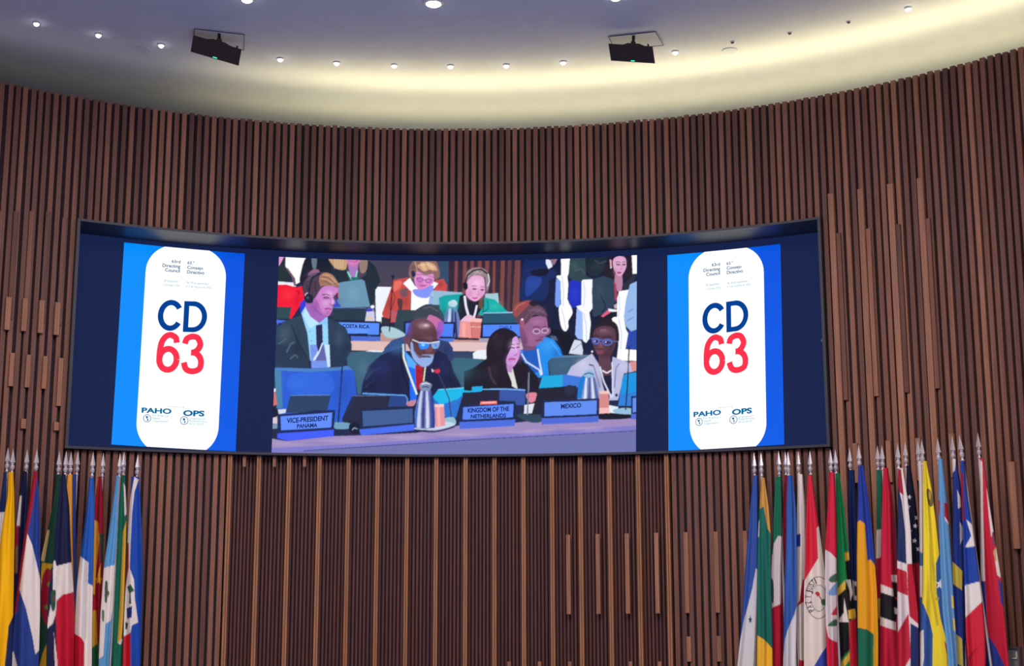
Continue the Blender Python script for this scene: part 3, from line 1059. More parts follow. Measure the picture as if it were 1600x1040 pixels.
ov('C', (240, 240, 250), 1008, 170, 6, 10)
st('C', (60, 30, 60), [(1058, 140), (1075, 136), (1094, 142)], 9)
st('C', (60, 30, 60), [(1116, 140), (1130, 137), (1144, 140)], 9)
st('C', (190, 120, 170), [(1104, 140), (1112, 178), (1098, 186)], 6)
pg('C', (165, 58, 108), [(1064, 212), (1108, 212), (1096, 230), (1075, 227)])
pg('C', (20, 24, 46), [(860, 640), (1060, 590), (1060, 720), (860, 780)])
pg('C', (222, 92, 132), [(912, 632), (985, 568), (1005, 598), (930, 646)])
pg('C', (240, 244, 255), [(980, 562), (1068, 574), (1062, 592), (990, 592)])
pg('C', (200, 170, 190), [(1035, 530), (1070, 510), (1072, 565), (1040, 560)])
pg('C', (40, 72, 170), [(1160, 780), (1280, 750), (1280, 960), (1150, 945)])
pg('C', (255, 255, 255), [(1085, 395), (1180, 382), (1150, 500), (1130, 640), (1150, 760), (1172, 800), (1145, 950), (1280, 960), (1280, 1060), (1060, 1060), (1080, 900), (1060, 760), (1015, 662), (1030, 645), (1066, 640), (1068, 460)])
pg('C', (150, 186, 236), [(1190, 330), (1280, 290), (1280, 750), (1200, 780), (1150, 730), (1130, 640), (1150, 480)])
st('C', (100, 130, 180), [(1170, 600), (1220, 560)], 10, 0.7)
st('C', (100, 130, 180), [(1160, 680), (1230, 640)], 10, 0.7)
pg('C', (255, 255, 250), [(1205, 40), (1280, 40), (1280, 225), (1215, 232)])
# left background people
pg('A', (255, 255, 255), [(190, 50), (400, 50), (345, 300), (290, 330), (280, 270), (190, 160)])
pg('A', (226, 160, 215), [(90, 50), (188, 50), (130, 155), (90, 160)])
pg('A', (34, 48, 56), [(90, 170), (135, 150), (165, 90), (190, 60), (190, 180), (245, 305), (90, 312)])
pg('A', (235, 236, 250), [(90, 300), (270, 315), (292, 352), (90, 345)])
st('A', (122, 86, 96), [(205, 180), (255, 250), (282, 345)], 18)
pg('A', (246, 24, 54), [(90, 335), (200, 333), (300, 362), (345, 345), (372, 480), (310, 560), (250, 655), (228, 655), (245, 548), (90, 545)])
st('A', (180, 10, 40), [(290, 390), (325, 405), (310, 430)], 14)
pg('A', (24, 30, 50), [(400, 60), (600, 60), (625, 240), (540, 240), (440, 200), (380, 310), (335, 320), (330, 250)], 1)
pg('A', (112, 132, 150), [(440, 70), (490, 75), (480, 180), (450, 170)], 1, 0.8)
pg('A', (150, 100, 130), [(405, 235), (450, 190), (505, 192), (510, 225), (440, 255)], 1)
pg('A', (30, 44, 60), [(600, 70), (760, 180), (800, 290), (900, 280), (960, 240), (960, 80), (1050, 160), (1100, 300), (1060, 360), (1040, 500), (990, 545), (930, 290), (690, 318), (640, 240)])
pg('A', (172, 122, 192), [(780, 110), (890, 110), (872, 262), (812, 262)])
pg('A', (200, 160, 122), [(600, 60), (765, 60), (770, 180), (705, 190), (650, 160)], 1)
for k in range(4):
    st('A', (235, 205, 170), [(660 + 24 * k, 80), (668 + 24 * k, 130), (660 + 22 * k, 180)], 7, 0.7)
pg('A', (152, 126, 116), [(900, 60), (972, 80), (962, 200), (905, 215)], 1)
pg('A', (206, 122, 186), [(770, 60), (912, 60), (890, 130), (830, 160), (790, 130)], 1)
st('A', (190, 60, 120), [(800, 108), (850, 118), (880, 104)], 10)
st('A', (125, 232, 202), [(785, 208), (800, 240), (828, 295)], 14)
st('A', (125, 232, 202), [(876, 200), (866, 245), (856, 292)], 14)
pg('A', (20, 112, 112), [(815, 265), (890, 260), (890, 285), (820, 297)])
pg('A', (246, 26, 54), [(690, 350), (730, 378), (772, 430), (788, 548), (725, 545), (690, 450)])
pg('A', (106, 150, 180), [(690, 322), (720, 310), (920, 282), (946, 300), (1000, 545), (640, 552), (700, 460)])
pg('A', (240, 246, 250), [(1050, 380), (1080, 355), (1240, 355), (1230, 480), (1110, 700), (1060, 700)])
pg('A', (44, 74, 86), [(90, 542), (246, 553), (222, 662), (90, 657)])
pg('A', (16, 24, 50), [(90, 657), (225, 664), (225, 675), (90, 668)])
pg('A', (72, 112, 232), [(90, 668), (240, 676), (120, 730), (90, 730)])
pg('A', (42, 60, 220), [(325, 515), (372, 468), (392, 560), (335, 605)])
pg('A', (42, 60, 205), [(672, 465), (722, 545), (650, 550)])
pg('A', (34, 58, 74), [(640, 550), (962, 555), (955, 672), (628, 668)])
st('A', (90, 130, 190), [(640, 552), (960, 557)], 6)
pg('A', (206, 206, 236), [(965, 592), (985, 560), (1022, 560), (1040, 600), (1046, 682), (950, 682)])
ov('A', (235, 200, 150), 990, 655, 22, 14)
pg('A', (58, 68, 200), [(965, 565), (1022, 555), (1026, 588), (960, 592)])
ov('A', (250, 250, 255), 1022, 545, 18, 16)
# far desk
pg('A', (192, 152, 150), [(1085, 790), (1500, 800), (1500, 880), (820, 875)])
pg('A', (226, 190, 184), [(800, 870), (1500, 885), (1500, 965), (800, 960)])
pg('B', (200, 152, 142), [(730, 835), (1500, 850), (1500, 890), (730, 884)])
pg('B', (226, 196, 196), [(730, 882), (1500, 882), (1500, 968), (740, 968)])
pg('B', (50, 66, 102), [(740, 968), (1500, 968), (1500, 1060), (740, 1060)])
pg('A', (20, 30, 62), [(640, 672), (1102, 685), (1092, 868), (820, 868), (780, 760)])
pg('A', (95, 150, 255), [(690, 692), (1086, 702), (1080, 802), (790, 800)])
pg('A', (72, 110, 216), [(812, 824), (1090, 832), (1088, 872), (820, 870)])
# woman in a red jacket
pg('B', (242, 246, 255), [(40, 390), (60, 355), (200, 355), (150, 520), (100, 640), (100, 690), (45, 680)])
pg('B', (202, 76, 72), [(215, 290), (350, 265), (400, 330), (380, 420), (372, 572), (250, 578), (225, 695), (130, 695), (103, 610), (150, 480)])
pg('B', (205, 78, 76), [(615, 292), (690, 278), (726, 340), (722, 402), (600, 392)])
pg('B', (118, 84, 96), [(270, 392), (340, 368), (352, 430), (300, 455)], 1)
pg('B', (86, 52, 62), [(252, 470), (300, 480), (292, 572), (262, 560)], 1)
pg('B', (246, 130, 110), [(225, 310), (290, 300), (280, 350), (220, 400)], 1, 0.6)
st('B', (110, 40, 50), [(195, 360), (230, 460), (180, 600)], 10, 0.7)
pg('B', (255, 255, 255), [(305, 322), (370, 268), (420, 350), (590, 300), (642, 322), (590, 382), (580, 500), (560, 575), (378, 578), (385, 400)])
pg('B', (132, 150, 250), [(395, 385), (470, 372), (592, 340), (570, 430), (520, 462), (430, 442)], 1)
pg('B', (150, 180, 235), [(560, 420), (585, 400), (580, 520), (545, 540)])
pg('B', (226, 142, 206), [(420, 200), (520, 190), (602, 230), (596, 310), (540, 355), (460, 380), (415, 320)], 1)
pg('B', (140, 104, 100), [(358, 230), (380, 130), (450, 95), (600, 95), (650, 190), (652, 260), (600, 285), (592, 230), (520, 242), (440, 205), (420, 262), (385, 275)], 1)
pg('B', (218, 168, 132), [(440, 150), (520, 118), (600, 140), (630, 200), (560, 190), (500, 205)], 1)
st('B', (245, 215, 190), [(470, 150), (540, 140), (600, 175)], 12, 0.8)
st('B', (100, 70, 80), [(420, 160), (450, 200)], 14, 0.7)
pg('B', (20, 40, 82), [(383, 210), (410, 200), (422, 240), (395, 264)], 1)
st('B', (146, 64, 156), [(432, 268), (500, 288), (585, 290)], 9)
ov('B', (190, 110, 200), 465, 285, 26, 16, 0.7)
ov('B', (190, 110, 200), 550, 295, 26, 16, 0.7)
st('B', (190, 60, 130), [(470, 340), (500, 346), (525, 336)], 9)
pg('B', (192, 92, 102), [(178, 580), (252, 600), (240, 690), (188, 660)], 1)
pg('B', (46, 44, 60), [(98, 640), (180, 660), (176, 725), (98, 700)])
# woman in teal
pg('B', (150, 190, 216), [(590, 388), (870, 408), (872, 470), (640, 525), (580, 525)])
pg('B', (168, 202, 216), [(1085, 420), (1212, 415), (1222, 510), (1100, 495)])
pg('B', (10, 166, 166), [(645, 460), (700, 435), (880, 420), (832, 560), (852, 690), (700, 660), (655, 560)])
pg('B', (5, 172, 166), [(1080, 455), (1180, 475), (1310, 596), (1150, 606), (1060, 630), (1015, 610)])
st('B', (0, 110, 120), [(1110, 480), (1120, 560), (1060, 610)], 10)
pg('B', (26, 30, 50), [(845, 440), (900, 420), (920, 480), (1020, 490), (1066, 475), (1060, 560), (1000, 650), (900, 670), (852, 690), (815, 620)])
pg('B', (95, 80, 60), [(1040, 470), (1075, 450), (1062, 560), (1025, 545)], 1)
st('B', (238, 236, 255), [(893, 440), (905, 540), (930, 630)], 22)
st('B', (238, 236, 255), [(1010, 530), (995, 600), (978, 655)], 18)
pg('B', (150, 130, 136), [(905, 330), (905, 240), (940, 190), (1010, 168), (1090, 190), (1132, 260), (1128, 350), (1100, 400), (1080, 300), (990, 250), (930, 320)], 1)
pg('B', (236, 172, 216), [(908, 380), (922, 300), (980, 248), (1060, 258), (1088, 320), (1092, 400), (1045, 462), (990, 494), (930, 462), (905, 420)], 1)
st('B', (215, 205, 205), [(950, 210), (1000, 195), (1040, 230)], 10, 0.7)
st('B', (15, 20, 40), [(898, 330), (918, 245), (975, 198), (1050, 186), (1112, 230)], 14)
st('B', (235, 235, 245), [(1118, 230), (1130, 300), (1110, 350)], 8)
pg('B', (15, 20, 40), [(878, 320), (916, 318), (922, 370), (888, 382)], 1)
st('B', (30, 40, 90), [(1086, 260), (1094, 400), (1076, 450), (1070, 610)], 9)
st('B', (110, 50, 100), [(968, 376), (985, 370), (1006, 378)], 10)
st('B', (110, 50, 100), [(1046, 382), (1060, 378), (1078, 384)], 10)
st('B', (215, 140, 190), [(1024, 380), (1034, 425), (1012, 432)], 8)
st('B', (198, 66, 126), [(968, 456), (990, 466), (1016, 458)], 12)
pg('B', (236, 192, 216), [(846, 690), (920, 622), (980, 640), (1005, 672), (930, 700), (860, 725)], 1)
# bottles, cups, laptop and plates on the far desk
pg('B', (44, 68, 80), [(255, 570), (432, 578), (402, 660), (312, 690), (312, 792), (208, 792)])
pg('B', (112, 130, 190), [(735, 535), (800, 530), (832, 610), (852, 690), (846, 852), (700, 852), (690, 650)])
pg('B', (205, 216, 250), [(742, 560), (764, 560), (752, 842), (718, 842)])
pg('B', (60, 70, 130), [(770, 560), (786, 560), (782, 842), (764, 842)])
pg('B', (40, 50, 112), [(795, 580), (812, 600), (828, 842), (802, 842)])
pg('B', (216, 226, 240), [(738, 505), (790, 478), (822, 510), (800, 545), (750, 540)], 1)
pg('B', (242, 152, 150), [(850, 682), (962, 690), (962, 842), (840, 834)])
pg('B', (255, 190, 180), [(870, 700), (900, 700), (900, 830), (870, 830)], 0, 0.6)
pg('B', (216, 126, 122), [(945, 668), (1056, 668), (1040, 846), (962, 846)])
pg('B', (252, 194, 186), [(940, 655), (1060, 658), (1056, 692), (945, 688)])
pg('B', (40, 35, 60), [(790, 838), (1030, 846), (1030, 864), (790, 860)])
pg('B', (40, 85, 112), [(1075, 606), (1420, 598), (1420, 696), (1062, 704)])
st('B', (152, 202, 240), [(1070, 604), (1420, 598)], 10)
pg('B', (20, 30, 62), [(1050, 702), (1460, 696), (1460, 848), (1044, 848)])
pg('B', (80, 136, 255), [(1070, 716), (1460, 712), (1460, 828), (1066, 828)])
pg('B', (166, 162, 192), [(1034, 846), (1460, 846), (1460, 882), (1030, 878)])
pg('B', (20, 30, 62), [(310, 685), (802, 690), (796, 848), (310, 835)])
pg('B', (76, 130, 250), [(330, 702), (786, 706), (780, 832), (330, 812)])
pg('B', (82, 122, 222), [(640, 848), (800, 848), (780, 880), (640, 880)])
pg('B', (20, 30, 62), [(-30, 685), (96, 685), (86, 872), (-30, 872)])
pg('B', (86, 142, 255), [(-30, 700), (76, 700), (72, 812), (-30, 812)])
pg('B', (76, 112, 212), [(-30, 826), (86, 830), (82, 872), (-30, 868)])
pg('B', (172, 206, 216), [(95, 742), (210, 742), (320, 802), (300, 832), (150, 838)], 1)
st('B', (20, 25, 46), [(207, 262), (192, 480), (174, 785)], 10)
ov('B', (26, 32, 52), 207, 256, 16, 18)
# front row chairs
pg('D', (40, 92, 214), [(80, 205), (130, 190), (400, 208), (700, 188), (770, 180), (797, 220), (822, 440), (810, 640), (700, 700), (160, 660), (100, 560)])
pg('D', (70, 130, 172), [(78, 205), (135, 192), (155, 560), (100, 565)])
pg('D', (78, 128, 200), [(80, 195), (400, 205), (772, 178), (785, 215), (400, 236), (90, 222)])
pg('D', (52, 110, 232), [(230, 260), (560, 250), (600, 420), (240, 430)], 1, 0.6)
pg('D', (60, 100, 126), [(725, 60), (900, 48), (1100, 55), (960, 200), (905, 440), (830, 440), (798, 225), (740, 180)])
pg('D', (235, 240, 250), [(890, 52), (960, 40), (1066, 44), (1050, 56)])
pg('E', (56, 100, 126), [(665, 348), (700, 340), (920, 350), (920, 560), (720, 560), (690, 440)])
pg('E', (236, 242, 250), [(820, 310), (850, 290), (940, 285), (910, 352), (820, 346)])
pg('F', (56, 92, 122), [(463, 400), (490, 385), (745, 376), (745, 400), (620, 500), (480, 505)])
pg('F', (90, 130, 160), [(463, 396), (490, 383), (745, 375), (745, 384), (500, 396)])
# near desk
pg('P', (160, 140, 192), [(420, 684), (447, 689), (522, 681), (562, 680), (650, 676), (720, 664), (806, 660), (846, 656), (1000, 650), (1000, 668), (740, 682), (420, 706)])
pg('P', (128, 124, 205), [(420, 700), (475, 697), (620, 689), (740, 680), (1000, 664), (1000, 674), (740, 688), (620, 696), (475, 706), (420, 712)])
pg('P', (112, 116, 174), [(420, 711), (475, 704.5), (620, 695), (740, 687), (1000, 672.5), (1000, 720), (420, 720)])
st('P', (60, 60, 120), [(475, 704), (620, 694.5), (740, 686.5), (1000, 672.3)], 1.2)
for k in range(7):
    st('P', (190, 165, 200), [(470 + 70 * k, 690 - 3.5 * k), (520 + 70 * k, 688 - 3.5 * k)], 1.6, 0.5)
# young man with headset
pg('A', (45, 66, 88), [(80, 728), (180, 682), (345, 622), (402, 720), (432, 1060), (80, 1060)])
pg('A', (40, 62, 88), [(580, 648), (690, 690), (770, 750), (822, 900), (820, 962), (765, 1060), (620, 1060), (600, 850)])
pg('D', (36, 56, 82), [(75, -10), (305, -10), (412, 196), (75, 198)])
pg('D', (34, 54, 80), [(575, -10), (765, -10), (722, 100), (702, 188), (575, 198)])
st('A', (20, 32, 50), [(245, 715), (300, 860), (400, 1040)], 10)
st('A', (90, 115, 140), [(120, 900), (200, 850)], 14, 0.5)
st('A', (100, 125, 150), [(200, 980), (240, 900), (280, 880)], 16, 0.5)
st('D', (100, 122, 140), [(220, 120), (270, 80), (290, 110)], 16, 0.5)
pg('A', (152, 216, 255), [(342, 605), (385, 535), (560, 650), (592, 640), (605, 1060), (428, 1060), (400, 800)])
pg('D', (120, 152, 240), [(400, -10), (578, -10), (582, 194), (415, 202)])
pg('D', (204, 232, 255), [(530, -10), (576, -10), (584, 188), (560, 192)])
st('D', (205, 226, 250), [(500, -10), (470, 70), (432, 130)], 18)
pg('A', (36, 40, 86), [(480, 722), (542, 710), (548, 900), (505, 985), (485, 900)])
pg('A', (100, 102, 172), [(548, 890), (584, 1060), (476, 1060)])
st('A', (215, 235, 255), [(545, 890), (510, 980), (470, 1050)], 12)
pg('A', (166, 102, 186), [(383, 500), (470, 510), (590, 640), (512, 702), (430, 645), (385, 565)])
pg('A', (188, 232, 255), [(378, 548), (430, 640), (512, 700), (420, 752), (358, 622)])
pg('A', (142, 202, 255), [(512, 702), (586, 640), (592, 730), (546, 712)])
pg('A', (206, 132, 206), [(462, 460), (520, 370), (560, 345), (675, 348), (692, 400), (652, 448), (662, 508), (640, 530), (636, 580), (602, 632), (545, 625), (462, 545)], 1)
pg('A', (170, 98, 180), [(462, 470), (500, 500), (540, 600), (545, 625), (470, 560)], 1, 0.7)
pg('A', (88, 70, 96), [(358, 340), (400, 262), (480, 222), (560, 216), (640, 250), (702, 340), (690, 362), (620, 345), (560, 350), (520, 385), (462, 470), (420, 420), (368, 430)], 1)
pg('A', (194, 144, 118), [(508, 245), (560, 222), (620, 240), (690, 330), (690, 354), (600, 340), (545, 335)], 1)
st('A', (235, 195, 165), [(540, 250), (600, 262), (650, 300)], 10, 0.7)
st('A', (120, 85, 80), [(530, 290), (590, 300), (660, 340)], 8, 0.7)
st('A', (28, 38, 64), [(525, 222), (452, 262), (424, 340), (412, 425)], 18)
pg('A', (24, 34, 56), [(368, 445), (400, 418), (452, 440), (452, 500), (402, 512), (374, 482)], 1)
st('A', (222, 182, 222), [(374, 440), (388, 418), (405, 412)], 9)
ov('A', (80, 95, 120), 405, 460, 14, 16, 0.7)
st('A', (112, 60, 110), [(550, 460), (580, 450), (606, 460)], 12)
st('A', (112, 60, 110), [(640, 462), (655, 456), (672, 464)], 10)
st('A', (120, 70, 100), [(540, 430), (580, 424), (610, 434)], 8)
st('A', (150, 80, 150), [(615, 455), (630, 505), (610, 525)], 8, 0.7)
st('A', (170, 66, 136), [(565, 566), (600, 562), (628, 572)], 12)
# man behind the speaker
pg('B', (48, 82, 138), [(125, 940), (200, 862), (330, 822), (330, 1060), (115, 1060)])
pg('B', (44, 64, 112), [(620, 850), (740, 880), (782, 940), (785, 1060), (600, 1060)])
pg('B', (202, 112, 168), [(515, 665), (560, 618), (692, 668), (692, 760), (640, 855), (600, 862)])
pg('B', (146, 88, 200), [(640, 690), (694, 672), (692, 770), (640, 860), (610, 860)], 0, 0.8)
pg('B', (58, 68, 84), [(392, 610), (480, 540), (560, 518), (640, 548), (692, 620), (694, 690), (640, 652), (560, 620), (518, 675), (420, 680)], 1)
st('B', (110, 115, 120), [(500, 560), (570, 545), (640, 590)], 10, 0.6)
# the speaker: bald, grey beard, red tie
pg('E', (24, 34, 76), [(62, 585), (70, 520), (110, 400), (200, 320), (345, 268), (390, 420), (395, 640), (60, 610)])
pg('E', (24, 31, 72), [(495, 400), (580, 288), (640, 320), (692, 440), (742, 535), (700, 560), (580, 570), (545, 650), (490, 570)])
st('E', (46, 62, 124), [(90, 490), (140, 430), (200, 410)], 12, 0.7)
st('E', (46, 62, 124), [(90, 540), (150, 490)], 10, 0.7)
st('E', (12, 16, 40), [(330, 300), (340, 420), (385, 560)], 8)
pg('E', (24, 110, 246), [(348, 278), (390, 330), (445, 400), (440, 560), (436, 640), (394, 640), (390, 450), (358, 330)])
pg('E', (86, 172, 255), [(358, 300), (400, 340), (442, 390), (440, 420), (380, 400)])
pg('E', (176, 24, 50), [(428, 388), (478, 400), (480, 520), (470, 565), (434, 545)])
st('E', (120, 10, 40), [(440, 430), (470, 440)], 5)
st('E', (228, 242, 222), [(346, 248), (350, 340), (380, 430), (440, 590)], 13)
st('E', (228, 232, 182), [(497, 398), (492, 440), (485, 500)], 9)
pg('E', (100, 64, 76), [(372, 170), (398, 104), (458, 78), (530, 92), (570, 150), (578, 220), (562, 300), (545, 335), (470, 345), (402, 300), (370, 230)], 1)
pg('E', (90, 74, 172), [(374, 165), (398, 106), (424, 100), (400, 200), (380, 210)], 1, 0.8)
ov('E', (196, 156, 176), 490, 128, 40, 20, 0.8)
ov('E', (235, 205, 215), 500, 124, 20, 9, 0.8)
st('E', (70, 42, 56), [(440, 180), (500, 190), (550, 185)], 6, 0.7)
pg('E', (112, 70, 86), [(348, 205), (386, 212), (386, 250), (360, 242)], 1)
pg('E', (112, 152, 226), [(398, 285), (440, 335), (480, 345), (545, 315), (552, 340), (532, 380), (482, 402), (422, 356)], 1)
pg('E', (146, 186, 246), [(396, 230), (412, 240), (418, 300), (440, 350), (420, 356), (398, 300)])
pg('E', (84, 52, 62), [(470, 300), (545, 300), (540, 330), (480, 332)], 1)
st('E', (48, 32, 48), [(480, 334), (505, 330), (532, 334)], 9)
pg('E', (118, 76, 86), [(512, 255), (545, 288), (528, 308), (494, 302)], 1)
pg('E', (40, 142, 255), [(454, 236), (522, 240), (512, 275), (466, 281)], 1)
ov('E', (150, 215, 255), 480, 256, 12, 9, 0.8)
pg('E', (126, 166, 228), [(540, 242), (592, 230), (582, 275), (546, 276)], 1)
st('E', (215, 228, 250), [(408, 218), (455, 238), (525, 242), (594, 230)], 6)
# things on the near desk
pg('E', (20, 186, 236), [(548, 605), (582, 558), (884, 534), (868, 580), (760, 590), (720, 640), (600, 680)])
pg('E', (40, 116, 214), [(548, 610), (600, 660), (720, 620), (750, 590), (705, 745), (640, 752), (560, 660)])
st('E', (120, 215, 250), [(582, 557), (884, 535)], 6)
pg('E', (40, 70, 140), [(62, 592), (90, 575), (360, 590), (376, 612), (372, 668), (250, 672), (200, 604)])
st('E', (96, 172, 250), [(70, 582), (190, 588), (362, 596)], 8)
st('E', (96, 172, 250), [(362, 596), (376, 620), (372, 660)], 6)
pg('E', (192, 132, 152), [(370, 642), (432, 626), (420, 664), (380, 668)], 1)
pg('D', (40, 66, 102), [(183, 605), (225, 445), (590, 440), (550, 600)])
st('D', (96, 136, 196), [(222, 447), (588, 443)], 8)
pg('D', (220, 112, 102), [(66, 415), (84, 395), (106, 530), (60, 545)])
pg('D', (250, 250, 250), [(72, 385), (90, 385), (90, 414), (70, 414)])
pg('D', (210, 220, 235), [(110, 575), (185, 570), (180, 605), (120, 615)])
pg('D', (225, 200, 215), [(55, 600), (110, 640), (105, 700), (50, 700)])
pg('D', (20, 25, 55), [(55, 530), (112, 580), (100, 640), (60, 650)])
pg('D', (120, 150, 180), [(50, 705), (110, 700), (110, 745), (50, 750)])
pg('D', (34, 40, 66), [(690, 660), (780, 450), (1128, 446), (1100, 560), (862, 570), (852, 700), (700, 700)])
st('D', (110, 125, 160), [(780, 452), (1125, 448)], 5)
pg('D', (110, 160, 192), [(618, 690), (762, 700), (765, 745), (628, 748)], 1)
pg('D', (20, 25, 50), [(760, 705), (840, 700), (842, 790), (760, 775)], 1)
st('D', (150, 170, 210), [(780, 760), (800, 740), (830, 750)], 8)
st('D', (20, 25, 60), [(692, 185), (674, 450), (655, 692)], 13)
st('E', (60, 60, 112), [(584, 446), (622, 530), (658, 620), (672, 750)], 8)
ov('E', (242, 52, 82), 578, 430, 19, 16)
ov('E', (60, 30, 50), 572, 412, 14, 10)
pg('E', (230, 200, 240), [(538, 415), (555, 425), (552, 440), (540, 436)])
pg('E', (150, 192, 212), [(625, 752), (690, 745), (702, 792), (640, 784)], 1)
st('E', (60, 130, 180), [(672, 650), (690, 625), (708, 635), (690, 655)], 4)
pg('D', (24, 40, 92), [(104, 622), (330, 602), (450, 580), (628, 580), (616, 762), (108, 792)])
pg('D', (96, 142, 255), [(135, 636), (602, 602), (592, 736), (140, 762)])
pg('D', (64, 94, 252), [(106, 790), (616, 756), (613, 816), (190, 856), (106, 832)])
pg('E', (24, 38, 80), [(54, 690), (422, 672), (426, 792), (48, 828)])
pg('E', (64, 94, 150), [(70, 702), (410, 686), (412, 780), (75, 806)])
pg('E', (70, 110, 240), [(48, 826), (422, 790), (422, 832), (60, 866)])
pg('E', (200, 216, 236), [(420, 822), (560, 830), (690, 800), (680, 782), (620, 776), (500, 800)], 1)
pg('E', (30, 40, 90), [(430, 828), (560, 836), (690, 806), (680, 818), (560, 846), (440, 838)], 1)
pg('E', (120, 130, 192), [(466, 555), (530, 555), (550, 640), (570, 720), (562, 815), (500, 824), (428, 818), (424, 720), (440, 640)])
for (a, b, w, c) in ((472, 452, 22, (196, 206, 238)), (490, 482, 18, (60, 66, 132)), (508, 512, 20, (210, 214, 242)), (525, 538, 14, (70, 80, 150)), (535, 552, 16, (40, 62, 152))):
    pg('E', c, [(a - w * 0.25, 566), (a + w * 0.25, 566), (b + w * 0.55, 720), (b + w * 0.5, 816), (b - w * 0.5, 816), (b - w * 0.55, 720)])
pg('E', (60, 110, 200), [(440, 650), (450, 660), (436, 815), (428, 812), (426, 720)])
pg('E', (130, 146, 182), [(458, 525), (490, 500), (530, 514), (542, 526), (522, 562), (470, 558)], 1)
st('E', (225, 235, 250), [(470, 520), (500, 512), (530, 520)], 7)
st('E', (50, 60, 100), [(475, 540), (505, 535), (520, 545)], 7)
pg('E', (230, 150, 162), [(560, 662), (622, 662), (632, 800), (566, 812)])
pg('E', (252, 190, 195), [(575, 675), (596, 675), (600, 805), (580, 808)], 0, 0.6)
pg('E', (252, 204, 208), [(558, 656), (622, 656), (622, 674), (560, 674)])
# woman with a bun, blue jacket
pg('F', (30, 140, 236), [(290, 345), (390, 320), (430, 258), (500, 280), (540, 335), (558, 385), (490, 392), (463, 420), (472, 510), (400, 520), (320, 430)])
pg('F', (26, 92, 192), [(305, 345), (392, 322), (412, 480), (380, 490), (320, 420)])
st('F', (90, 190, 255), [(480, 290), (520, 340), (540, 380)], 10, 0.5)
pg('F', (120, 76, 112), [(292, 250), (330, 300), (390, 310), (385, 345), (310, 350)])
pg('F', (150, 96, 140), [(288, 175), (340, 148), (440, 133), (462, 180), (456, 240), (422, 292), (380, 322), (312, 310), (290, 255)], 1)
pg('F', (110, 66, 110), [(290, 200), (320, 230), (340, 300), (312, 310), (290, 255)], 1, 0.6)
pg('F', (96, 66, 88), [(250, 120), (270, 60), (330, 40), (370, 55), (430, 80), (462, 130), (440, 140), (380, 128), (332, 180), (300, 190), (270, 175)], 1)
pg('F', (152, 76, 80), [(243, 112), (265, 60), (340, 36), (358, 52), (300, 110), (268, 142)], 1)
pg('F', (40, 28, 48), [(345, 55), (375, 35), (400, 55), (380, 75)], 1)
st('F', (150, 110, 150), [(340, 100), (400, 90), (440, 110)], 5, 0.6)
pg('F', (160, 90, 120), [(290, 160), (312, 150), (316, 200), (298, 205)], 1)
ov('F', (240, 235, 250), 304, 156, 7, 7)
st('F', (225, 196, 235), [(366, 222), (395, 246), (425, 240), (445, 236), (476, 214)], 5)
st('F', (90, 45, 80), [(378, 218), (400, 222)], 6)
st('F', (110, 50, 90), [(390, 286), (420, 282)], 7)
st('F', (216, 226, 255), [(298, 368), (330, 420), (410, 470), (422, 505)], 9)
st('F', (216, 226, 255), [(400, 340), (412, 420), (428, 500)], 10)
# woman with long dark hair
pg('F', (24, 24, 40), [(-60, 480), (0, 458), (80, 400), (180, 560), (330, 430), (402, 515), (414, 610), (320, 620), (300, 600), (-60, 600)])
pg('F', (28, 22, 40), [(82, 430), (80, 330), (110, 250), (170, 210), (232, 220), (282, 270), (297, 400), (332, 440), (352, 520), (302, 600), (240, 596), (180, 596), (110, 570), (74, 505)], 1)
pg('F', (215, 160, 226), [(232, 292), (270, 262), (292, 330), (282, 400), (246, 452), (212, 442), (196, 380)], 1)
pg('F', (222, 226, 216), [(200, 452), (242, 452), (276, 592), (240, 572)])
pg('F', (190, 140, 200), [(205, 440), (245, 440), (238, 490), (210, 480)])
pg('F', (28, 22, 40), [(190, 380), (200, 330), (240, 270), (235, 330), (205, 400), (210, 470), (240, 560), (200, 560), (175, 460)], 1)
st('F', (90, 70, 90), [(95, 450), (110, 520), (140, 560)], 14, 0.5)
st('F', (70, 55, 75), [(120, 280), (150, 240)], 8, 0.5)
st('F', (90, 40, 110), [(222, 338), (240, 330), (258, 336)], 8)
st('F', (90, 40, 110), [(266, 332), (286, 328)], 8)
st('F', (180, 110, 190), [(262, 340), (270, 375), (256, 380)], 6)
st('F', (190, 76, 148), [(218, 406), (240, 402), (264, 404)], 11)
pg('F', (226, 132, 152), [(328, 622), (392, 614), (386, 662), (350, 674)], 1)
pg('F', (225, 230, 240), [(318, 690), (380, 680), (370, 745), (315, 745)])
pg('F', (34, 34, 60), [(-68, 612), (168, 600), (164, 672), (-75, 692)])
pg('F', (54, 86, 166), [(162, 586), (310, 588), (324, 604), (320, 690), (270, 692), (255, 666), (160, 662)])
st('F', (126, 186, 250), [(55, 592), (200, 590), (322, 597)], 7)
pg('F', (30, 172, 232), [(-10, 576), (56, 572), (54, 602), (-10, 606)])
pg('F', (44, 70, 92), [(270, 752), (400, 745), (428, 792), (350, 797)], 1)
st('F', (120, 130, 160), [(346, 486), (341, 640), (336, 752)], 9)
ov('F', (30, 30, 50), 345, 468, 13, 18)
pg('F', (25, 170, 226), [(408, 585), (430, 510), (560, 500), (560, 575)])
pg('F', (60, 120, 222), [(556, 500), (690, 492), (665, 580), (556, 577)])
pg('F', (30, 32, 52), [(362, 750), (405, 590), (560, 574), (642, 568), (632, 655), (430, 668), (424, 748)])
ov('F', (40, 42, 70), 600, 600, 34, 36)
